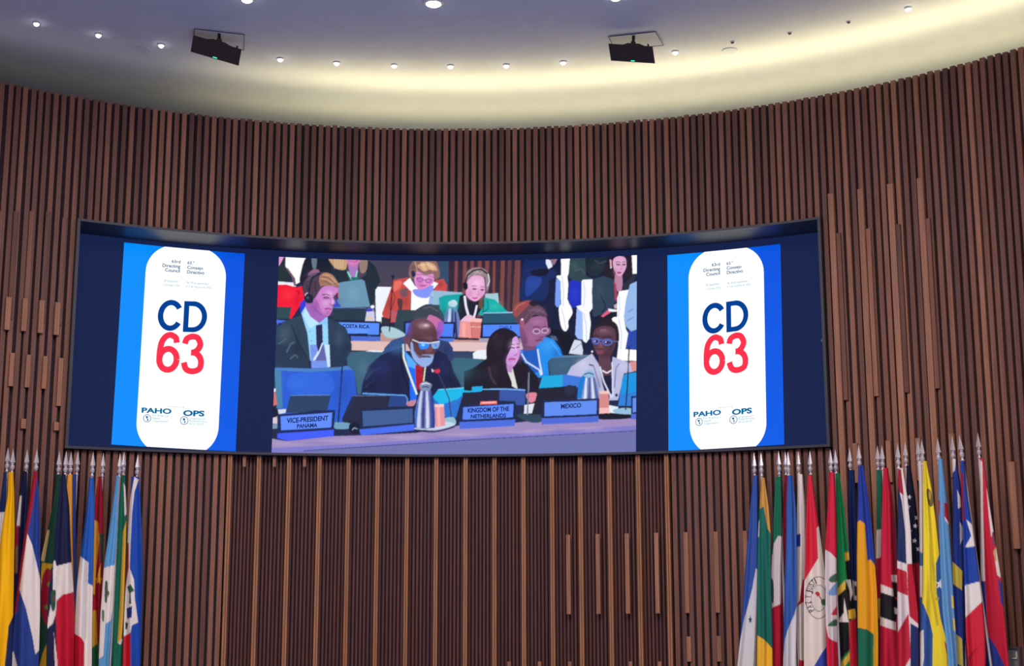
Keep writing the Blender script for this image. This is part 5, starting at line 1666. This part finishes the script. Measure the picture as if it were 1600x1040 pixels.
flag('L', (308, 42), 3, [(160, 284, 304), (300, 268, 322), (430, 255, 326), (560, 248, 332), (700, 224, 342), (860, 220, 346), (1040, 218, 342), (1100, 216, 340)], (22, 28, 66),
     [(WHT, [(262, 576), (334, 558), (350, 694), (290, 710), (264, 735), (258, 800), (245, 842), (214, 870), (235, 760), (245, 700), (247, 556), (256, 548)]),
      ((190, 20, 48), [(268, 735), (292, 708), (352, 695), (352, 1110), (276, 1110), (264, 960), (258, 800)]),
      ((40, 80, 60), [(236, 700), (258, 690), (256, 770), (240, 780)], 1), ((120, 60, 60), [(246, 715), (256, 712), (254, 740), (246, 742)]),
      ((226, 200, 200), [(250, 880), (264, 990), (274, 1110), (256, 1110)])], 'navy and red flag crossed by a broad white band, left cluster', 2.2)
flag('L', (331, 45), 1, [(160, 314, 336), (260, 302, 336), (400, 314, 336), (500, 325, 338), (800, 335, 348), (1100, 335, 350)], (224, 160, 52), [],
     'narrow amber yellow flag squeezed behind the navy and red flag', 1.2)
flag('L', (362, 43), 0, [(160, 334, 354), (300, 330, 352), (450, 335, 354), (700, 340, 356), (1100, 342, 358)], (42, 66, 150), [],
     'narrow blue flag right of the amber flag, mostly hidden', 1.2)
flag('L', (433, 46), 3, [(175, 414, 436), (300, 402, 439), (430, 386, 437), (530, 372, 433), (680, 355, 431), (880, 345, 427), (1040, 344, 426), (1100, 344, 426)], (226, 222, 216),
     [((34, 90, 178), [(405, 160), (445, 160), (445, 600), (430, 668), (408, 655), (411, 560), (366, 526), (385, 430)]), ((190, 22, 46), [(336, 884), (376, 905), (391, 930), (389, 1110), (336, 1110)]),
      ((196, 192, 190), [(404, 560), (410, 560), (402, 900), (392, 925), (396, 700)])], 'blue, white and red flag hanging in three blocks, left cluster', 1.8)
flag('L', (480, 50), 1, [(170, 456, 472), (250, 442, 477), (360, 436, 480), (700, 430, 477), (950, 425, 470), (1100, 425, 470)], (150, 22, 44),
     [((224, 164, 50), [(430, 360), (455, 370), (461, 450), (446, 600), (440, 710), (420, 700)]), ((40, 70, 60), [(462, 430), (486, 420), (480, 560), (468, 560)]),
      ((226, 170, 50), [(452, 622), (468, 560), (464, 662)]), ((226, 170, 50), star(458, 640, 22).tolist()), ((190, 30, 50), oval(434, 752, 16, 34).tolist()),
      ((224, 174, 50), [(424, 786), (447, 778), (452, 940), (424, 955)]), ((30, 100, 60), [(420, 962), (457, 930), (460, 1110), (420, 1110)])], 'red, yellow and green flag with gold stars, left cluster', 1.6)
flag('L', (558, 52), 2, [(165, 538, 552), (300, 520, 547), (450, 500, 542), (570, 482, 532), (800, 465, 521), (1000, 458, 506), (1100, 455, 505)], (92, 158, 208),
     [(WHT, [(478, 586), (540, 568), (527, 760), (512, 830), (490, 842), (480, 990), (446, 1015), (460, 840), (466, 700)]),
      ((60, 90, 80), [(488, 650), (500, 655), (496, 740), (486, 735)], 1), ((90, 110, 90), [(474, 780), (484, 785), (482, 830), (474, 826)], 1), ((120, 100, 60), [(500, 690), (508, 700), (500, 720)], 1)],
     'light blue and white flag with a small green emblem, left cluster', 1.8)
flag('L', (576, 46), 1, [(165, 562, 581), (300, 552, 588), (470, 540, 592), (600, 528, 592), (800, 515, 588), (950, 505, 574), (1100, 500, 566)], (26, 112, 88),
     [(WHT, [(572, 190), (582, 210), (590, 335), (578, 345)]), ((228, 176, 60), [(570, 420), (588, 360), (580, 600), (573, 800), (565, 912), (545, 932), (556, 750)]),
      (WHT, [(565, 912), (545, 932), (560, 940), (572, 915)])], 'green flag with a long golden stripe, next to the rightmost flag of the left cluster', 1.6)
flag('L', (640, 57), 2, [(170, 610, 646), (300, 600, 653), (480, 590, 660), (600, 585, 662), (830, 575, 657), (1040, 570, 652), (1100, 570, 650)], (26, 74, 172),
     [(WHT, [(624, 165), (644, 176), (624, 232), (613, 330), (606, 480), (602, 600), (580, 605), (592, 400), (600, 280)]),
      ((150, 24, 46), [(575, 475), (597, 468), (597, 600), (575, 720)]), (WHT, [(598, 575), (622, 640), (626, 730), (641, 836), (612, 850), (605, 884), (570, 905), (580, 700)]),
      ((40, 90, 70), [(590, 672), (605, 660), (624, 690), (606, 700), (609, 752), (598, 752), (600, 702)]), ((30, 50, 120), [(588, 772), (613, 760), (611, 812), (590, 822)]),
      ((40, 50, 60), [(582, 835), (594, 840), (590, 870), (582, 868)]), ((200, 30, 50), [(560, 910), (606, 884), (608, 1110), (560, 1110)])],
     'blue and red flag with a palm emblem on white, rightmost of the left cluster', 2)
# right cluster
flag('M', (113, 50), 1, [(165, 110, 129), (250, 100, 131), (400, 88, 133), (600, 72, 134), (800, 58, 132), (1040, 36, 127), (1100, 30, 126)], (50, 84, 166),
     [((208, 212, 216), [(122, 586), (140, 600), (140, 1110), (20, 1110), (44, 950), (68, 820), (85, 760), (105, 680)]), ((40, 60, 90), star(96, 824, 22, 0, 0.5).tolist())],
     'blue and white flag with a small dark star, leftmost of the right cluster')
flag('M', (145, 48), 2, [(175, 148, 163), (300, 138, 181), (430, 132, 191), (600, 130, 191), (900, 128, 199), (1100, 126, 201)], (26, 108, 94),
     [((202, 152, 74), [(140, 160), (168, 160), (182, 300), (192, 430), (176, 402), (158, 300), (140, 312)]), ((236, 186, 52), [(120, 892), (160, 915), (204, 964), (204, 1110), (120, 1110)]),
      ((190, 200, 205), [(128, 372), (138, 364), (137, 442), (128, 436)])], 'green flag with gold at its top and bottom, right cluster')
flag('M', (227, 42), 1, [(170, 213, 239), (300, 205, 243), (440, 200, 244), (600, 192, 240), (1100, 194, 241)], (216, 206, 206),
     [((24, 110, 82), [(200, 155), (250, 155), (246, 442), (226, 435), (205, 472), (200, 524), (180, 524)]), ((178, 22, 52), [(180, 776), (245, 748), (248, 1110), (180, 1110)]),
      ((70, 80, 70), [(190, 640), (203, 650), (204, 740), (194, 736)], 1)], 'green, white and red flag with a small crest, right cluster', 1.6)
flag('M', (258, 45), 0, [(165, 256, 273), (400, 242, 282), (700, 230, 290), (1100, 224, 290)], (162, 26, 62), [],
     'narrow crimson flag half hidden behind the blue and white flag, right cluster', 1.5)
flag('M', (270, 45), 2, [(165, 268, 294), (300, 264, 307), (500, 261, 312), (700, 254, 312), (900, 250, 310), (1100, 247, 308)], (52, 98, 178),
     [((206, 212, 220), [(320, 735), (300, 800), (270, 870), (256, 920), (240, 1110), (320, 1110)]), ((230, 232, 235), [(296, 830), (306, 800), (306, 1110), (290, 1110)])],
     'mid blue flag turning white low down, between the crimson and white flags', 2)
flag('M', (318, 42), 1, [(160, 316, 340), (300, 312, 353), (500, 309, 357), (700, 305, 354), (950, 312, 350), (1100, 320, 350)], (228, 222, 216),
     [((204, 194, 190), [(338, 160), (356, 300), (350, 640), (337, 640), (332, 300)]), (BLUE, [(305, 430), (329, 427), (329, 486), (303, 490)]),
      ((168, 30, 56), [(338, 640), (358, 628), (358, 735), (335, 748), (308, 765), (325, 735)]), ((190, 30, 50), [(322, 1008), (356, 1016), (356, 1110), (320, 1110)])],
     'white flag with a small blue square and a red corner, right cluster', 1.6)
_seal = [(ch, 410 - 47.5 * math.cos(a), 722 - 79 * math.sin(a), 13 if ch != 'I' else 5, 27, math.atan2(-79 * math.cos(a), 47.5 * math.sin(a)), (40, 44, 60)) for ch, a in
         (('P', -0.86), ('A', -0.58), ('Z', -0.31), ('Y', 0.05), ('J', 0.36), ('U', 0.61), ('S', 0.86), ('T', 1.10), ('I', 1.32))]
flag('M', (372, 40), 2, [(165, 363, 382), (300, 357, 401), (400, 354, 416), (550, 350, 437), (700, 345, 456), (900, 345, 460), (1100, 345, 462)], (228, 220, 210),
     [((212, 42, 64), [(350, 150), (386, 155), (402, 260), (417, 388), (404, 400), (411, 540), (392, 570), (344, 650), (345, 400)]),
      (INK, oval(412, 722, 61, 98, 40).tolist()), ((228, 220, 210), oval(412, 722, 58.5, 95, 40).tolist()),
      (INK, oval(414, 724, 36, 62, 40).tolist()), ((222, 216, 208), oval(414, 724, 34, 59.5, 40).tolist()),
      ((190, 40, 50), [(397, 700), (410, 694), (420, 708), (408, 716)], 1), ((50, 110, 70), [(424, 735), (440, 728), (448, 752), (430, 756)], 1), ((120, 80, 50), [(412, 712), (416, 710), (436, 744), (432, 748)]),
      ((52, 74, 172), [(470, 920), (426, 980), (392, 1040), (366, 1110), (470, 1110)])],
     'red, white and blue flag with a large round lettered seal', 1.6, fine=True, texts=_seal)
flag('M', (467, 35), 3, [(150, 463, 486), (300, 455, 494), (500, 443, 497), (700, 442, 497), (850, 446, 500), (1100, 455, 502)], (202, 32, 62),
     [((214, 206, 206), [(436, 496), (470, 515), (502, 550), (505, 932), (470, 915), (458, 905), (440, 820), (436, 700)]), ((60, 100, 80), [(463, 632), (500, 608), (500, 645), (470, 652)], 1),
      ((110, 150, 200), [(462, 692), (500, 650), (500, 704), (465, 712)], 1), ((190, 50, 60), [(470, 800), (500, 755), (500, 805)]), ((60, 100, 80), [(455, 852), (492, 820), (498, 852)], 1),
      ((80, 100, 150), [(436, 660), (446, 670), (446, 760), (438, 750)])], 'red and white flag with a green crest, in front of the lettered seal', 1.6)
flag('M', (490, 35), 2, [(155, 493, 511), (300, 494, 531), (500, 496, 553), (650, 497, 563), (800, 499, 587), (950, 501, 592), (1100, 505, 596)], (22, 132, 74),
     [((24, 24, 30), [(538, 552), (560, 546), (575, 640), (590, 700), (590, 780), (560, 832), (545, 815), (552, 840), (558, 960), (510, 1012), (490, 1010), (490, 718), (537, 682), (546, 640)]),
      ((226, 186, 60), [(534, 515), (558, 508), (558, 548), (537, 552)]), ((226, 190, 70), [(536, 640), (538, 682), (490, 724), (490, 694)]),
      ((230, 226, 220), [(540, 640), (566, 640), (572, 700), (560, 740), (556, 690)]), ((232, 228, 222), [(498, 836), (530, 792), (531, 720), (543, 780), (552, 835)]),
      ((226, 186, 60), [(550, 780), (590, 772), (590, 815), (552, 822)]), ((200, 34, 54), [(555, 832), (600, 812), (604, 1110), (560, 1110), (557, 960)]),
      ((226, 190, 70), [(500, 1040), (557, 974), (557, 1012), (505, 1072)])], 'green, black and red flag with yellow edges and a white star', 2)
flag('M', (556, 27), 0, [(140, 552, 580), (300, 546, 588), (500, 555, 592), (700, 562, 594), (1100, 570, 600)], (24, 44, 98),
     [((205, 200, 195), [(570, 642), (590, 650), (590, 732), (570, 738)]), ((60, 60, 70), [(578, 665), (590, 670), (590, 715), (580, 712)])], 'narrow navy flag behind, between the green-black and the amber flags', 1.6)
flag('M', (598, 12), 3, [(120, 596, 622), (250, 595, 642), (400, 592, 661), (550, 590, 673), (700, 592, 684), (900, 594, 690), (1100, 596, 690)], (224, 160, 32),
     [((38, 62, 152), [(585, 100), (630, 100), (652, 260), (680, 520), (680, 580), (655, 545), (640, 552), (628, 380), (605, 365), (585, 376)]), ((24, 104, 78), [(585, 858), (640, 870), (668, 892), (666, 1110), (585, 1110)])],
     'blue, amber and green flag in three broad blocks, right cluster', 2)
flag('N', (58, 72), 1, [(190, 54, 79), (400, 55, 81), (600, 52, 77), (900, 55, 76), (1100, 55, 76)], (96, 74, 50),
     [((26, 102, 78), [(40, 170), (90, 170), (90, 442), (62, 440), (40, 450)]), ((208, 202, 196), [(40, 446), (90, 440), (90, 568), (40, 572)]), ((166, 26, 50), [(40, 572), (90, 560), (90, 740), (40, 744)]),
      ((200, 170, 90), [(40, 742), (90, 742), (90, 832), (40, 832)])], 'thin green, white and red sliver of flag beside the red diagonal-banded flag', 1.2)
flag('N', (78, 70), 2, [(180, 84, 106), (300, 80, 126), (450, 76, 137), (700, 72, 149), (900, 70, 151), (1100, 68, 151)], (192, 32, 62),
     [((146, 26, 52), [(112, 180), (134, 400), (156, 640), (136, 700), (120, 500)]), ((222, 216, 212), [(60, 676), (130, 703), (130, 737), (60, 712)]), ((26, 28, 34), [(60, 712), (130, 735), (154, 760), (150, 792), (139, 852), (60, 824)]),  # first strip: shaded side of the cloth, painted as darker red
      ((222, 216, 212), [(60, 820), (141, 848), (141, 884), (60, 858)]), ((214, 208, 205), [(120, 640), (156, 640), (156, 674), (122, 671)]), ((30, 30, 36), [(124, 673), (156, 673), (156, 742), (132, 740)]),
      ((210, 206, 204), [(132, 782), (150, 790), (146, 815), (134, 810)])], 'red flag crossed by a black band edged in white', 2)
flag('N', (147, 62), 3, [(180, 150, 171), (300, 149, 191), (450, 147, 206), (600, 145, 212), (800, 147, 238), (1000, 149, 241), (1100, 150, 241)], (222, 217, 216),
     [((168, 34, 60), [(140, 170), (162, 180), (174, 292), (160, 282), (140, 262)]), ((32, 48, 94), [(140, 250), (152, 258), (166, 320), (181, 450), (186, 592), (140, 576)]),
      ((186, 38, 58), [(140, 608), (188, 626), (193, 732), (140, 710)]), ((178, 30, 52), [(190, 594), (245, 584), (245, 862), (200, 822), (192, 700)]),
      ((190, 36, 58), [(140, 905), (196, 808), (206, 1000), (182, 1040), (170, 1110), (140, 1110)]), ((34, 48, 100), [(204, 852), (245, 875), (245, 1110), (204, 1110)])],
     'flag of red and white crosses on dark blue, right cluster', 2)
flag('N', (180, 55), 1, [(170, 186, 206), (300, 187, 226), (450, 195, 241), (600, 205, 246), (800, 222, 252), (1100, 230, 256)], (18, 26, 52),
     [((150, 26, 48), [(195, 592), (256, 586), (262, 1110), (205, 1110)])] + [((220, 220, 222), star(x, y, 12, 0.2).tolist()) for (x, y) in ((194, 342), (225, 426), (222, 491), (239, 528), (199, 300), (200, 448), (232, 390))],
     'black-navy flag sprinkled with white stars, right cluster', 1.8, fine=True)
flag('N', (236, 48), 2, [(150, 236, 260), (250, 242, 264), (500, 244, 266), (700, 244, 266), (900, 244, 264), (1100, 244, 264)], (216, 211, 206),
     [((70, 110, 150), [(230, 540), (272, 545), (272, 600), (230, 600)]), ((56, 96, 160), [(230, 742), (272, 732), (272, 882), (230, 894)])], 'off-white flag with blue bands, squeezed against the bright yellow flag', 1.2)
flag('N', (253, 45), 3, [(150, 258, 276), (250, 259, 296), (400, 260, 316), (550, 260, 332), (700, 258, 347), (900, 250, 361), (1040, 248, 370), (1100, 248, 374)], (236, 216, 52),
     [((50, 92, 166), [(236, 740), (262, 770), (286, 830), (302, 900), (300, 1110), (236, 1110)]), ((220, 220, 220), [(236, 890), (262, 880), (264, 1000), (250, 1110), (236, 1110)]),
      ((46, 86, 152), [(334, 540), (350, 620), (366, 800), (364, 935), (336, 830), (319, 720), (316, 590)]), ((228, 228, 228), star(333, 682, 24, 0.15, 0.8).tolist()), ((170, 170, 60), star(322, 745, 12).tolist()),
      ((110, 100, 60), [(277, 262), (296, 280), (304, 330), (288, 340), (276, 300)], 1), ((176, 156, 60), [(284, 275), (294, 285), (292, 310), (284, 305)], 1),
      ((190, 60, 40), [(352, 930), (376, 958), (376, 1010), (362, 980)]), ((206, 182, 40), [(286, 470), (294, 560), (300, 700), (330, 860), (318, 860), (290, 700)])],
     'bright yellow and blue flag with a white star, right cluster', 2.2, fine=True)
flag('N', (323, 38), 4, [(140, 326, 346), (300, 327, 363), (450, 330, 376), (600, 335, 386), (800, 345, 397), (1000, 368, 411), (1100, 372, 414)], (98, 158, 208),
     [((168, 36, 60), [(352, 322), (370, 330), (372, 412), (353, 382)]), ((222, 220, 216), [(353, 384), (372, 410), (372, 422), (356, 400)]), ((226, 206, 90), [(384, 730), (402, 738), (402, 792), (385, 782)]), ((226, 206, 90), [(391, 828), (408, 836), (408, 892), (394, 882)]),
      ((160, 60, 70), [(326, 312), (334, 318), (332, 380), (326, 372)])], 'sky blue flag with a small red corner, right cluster', 1.8)
flag('N', (387, 30), 2, [(140, 388, 406), (250, 391, 427), (400, 390, 437), (600, 388, 446), (900, 400, 446), (1100, 410, 442)], (38, 62, 146),
     [((218, 215, 212), [(380, 130), (404, 133), (400, 182), (380, 205)]), ((222, 222, 222), [(409, 268), (424, 300), (427, 342), (413, 352)]), ((222, 222, 222), [(421, 408), (438, 440), (434, 482), (423, 508)]),
      ((224, 206, 80), [(380, 574), (433, 624), (431, 708), (380, 672)]), ((214, 200, 90), [(405, 900), (431, 920), (437, 1042), (410, 1030)])], 'dark blue flag with a yellow stripe and two white marks', 1.8)
flag('N', (418, 25), 3, [(150, 423, 441), (300, 429, 455), (450, 434, 480), (600, 439, 500), (750, 444, 520), (900, 447, 532), (1000, 454, 536), (1100, 460, 532)], (32, 68, 158),
     [((148, 26, 56), [(415, 180), (436, 200), (441, 400), (420, 414)]), ((226, 224, 222), [(449, 398), (475, 420), (487, 516), (444, 519), (471, 470)]), ((222, 220, 215), [(436, 688), (516, 667), (524, 755), (440, 834)]),
      ((200, 36, 58), [(436, 836), (524, 752), (545, 920), (545, 1110), (440, 1110)]), ((150, 24, 48), [(456, 1000), (530, 925), (470, 1000), (466, 1110), (458, 1110)])],
     'blue flag with a white star, then white and red blocks, right cluster', 2, lean=0.20)
flag('N', (500, 15), 1, [(140, 510, 526), (260, 511, 541), (450, 512, 570), (650, 512, 602), (800, 524, 614), (1000, 529, 634), (1100, 530, 642)], (200, 36, 62),
     [((222, 214, 210), [(500, 130), (520, 145), (523, 300), (532, 668), (500, 668)]), (BLUE, [(500, 668), (533, 670), (541, 900), (500, 900)]), ((222, 216, 212), [(538, 262), (554, 290), (572, 440), (572, 486), (558, 470), (548, 380)]),
      ((120, 70, 90), [(563, 455), (580, 466), (580, 512), (566, 502)], 1), ((222, 216, 205), [(569, 538), (584, 515), (604, 655), (585, 642)]), ((200, 160, 70), [(571, 530), (578, 525), (582, 580), (575, 580)]),
      ((40, 64, 150), [(588, 655), (612, 690), (620, 800), (601, 762)]), ((42, 66, 156), [(530, 890), (545, 905), (582, 960), (617, 1040), (622, 1110), (520, 1110)])],
     'red, white and blue flag, rightmost of the right cluster', 2.2)

# low stands under the poles
for (a, b, lb) in ((on_cyl(2, 705, R * 0.93)[0] - 0.03, on_cyl(222, 708, R * 0.93)[0] + 0.02, 'left'), (on_cyl(1170, 706, R * 0.93)[0] - 0.02, on_cyl(1560, 676, R * 0.93)[0] + 0.03, 'right')):
    m = MB()
    m.arc(a, b, R * 0.87, R * 0.975, 0.0, STAND_Z)
    c = cyl((a + b) / 2, 0, R * 0.93)
    m.v = [tuple(Vector(v) - c) for v in m.v]
    st_ = m.build('flag_stand', WOOD_DK)
    st_.location = c
    tag(st_, 'low curved wooden stand carrying the %s cluster of flag poles' % lb, 'stand', 'stands under the flag poles')
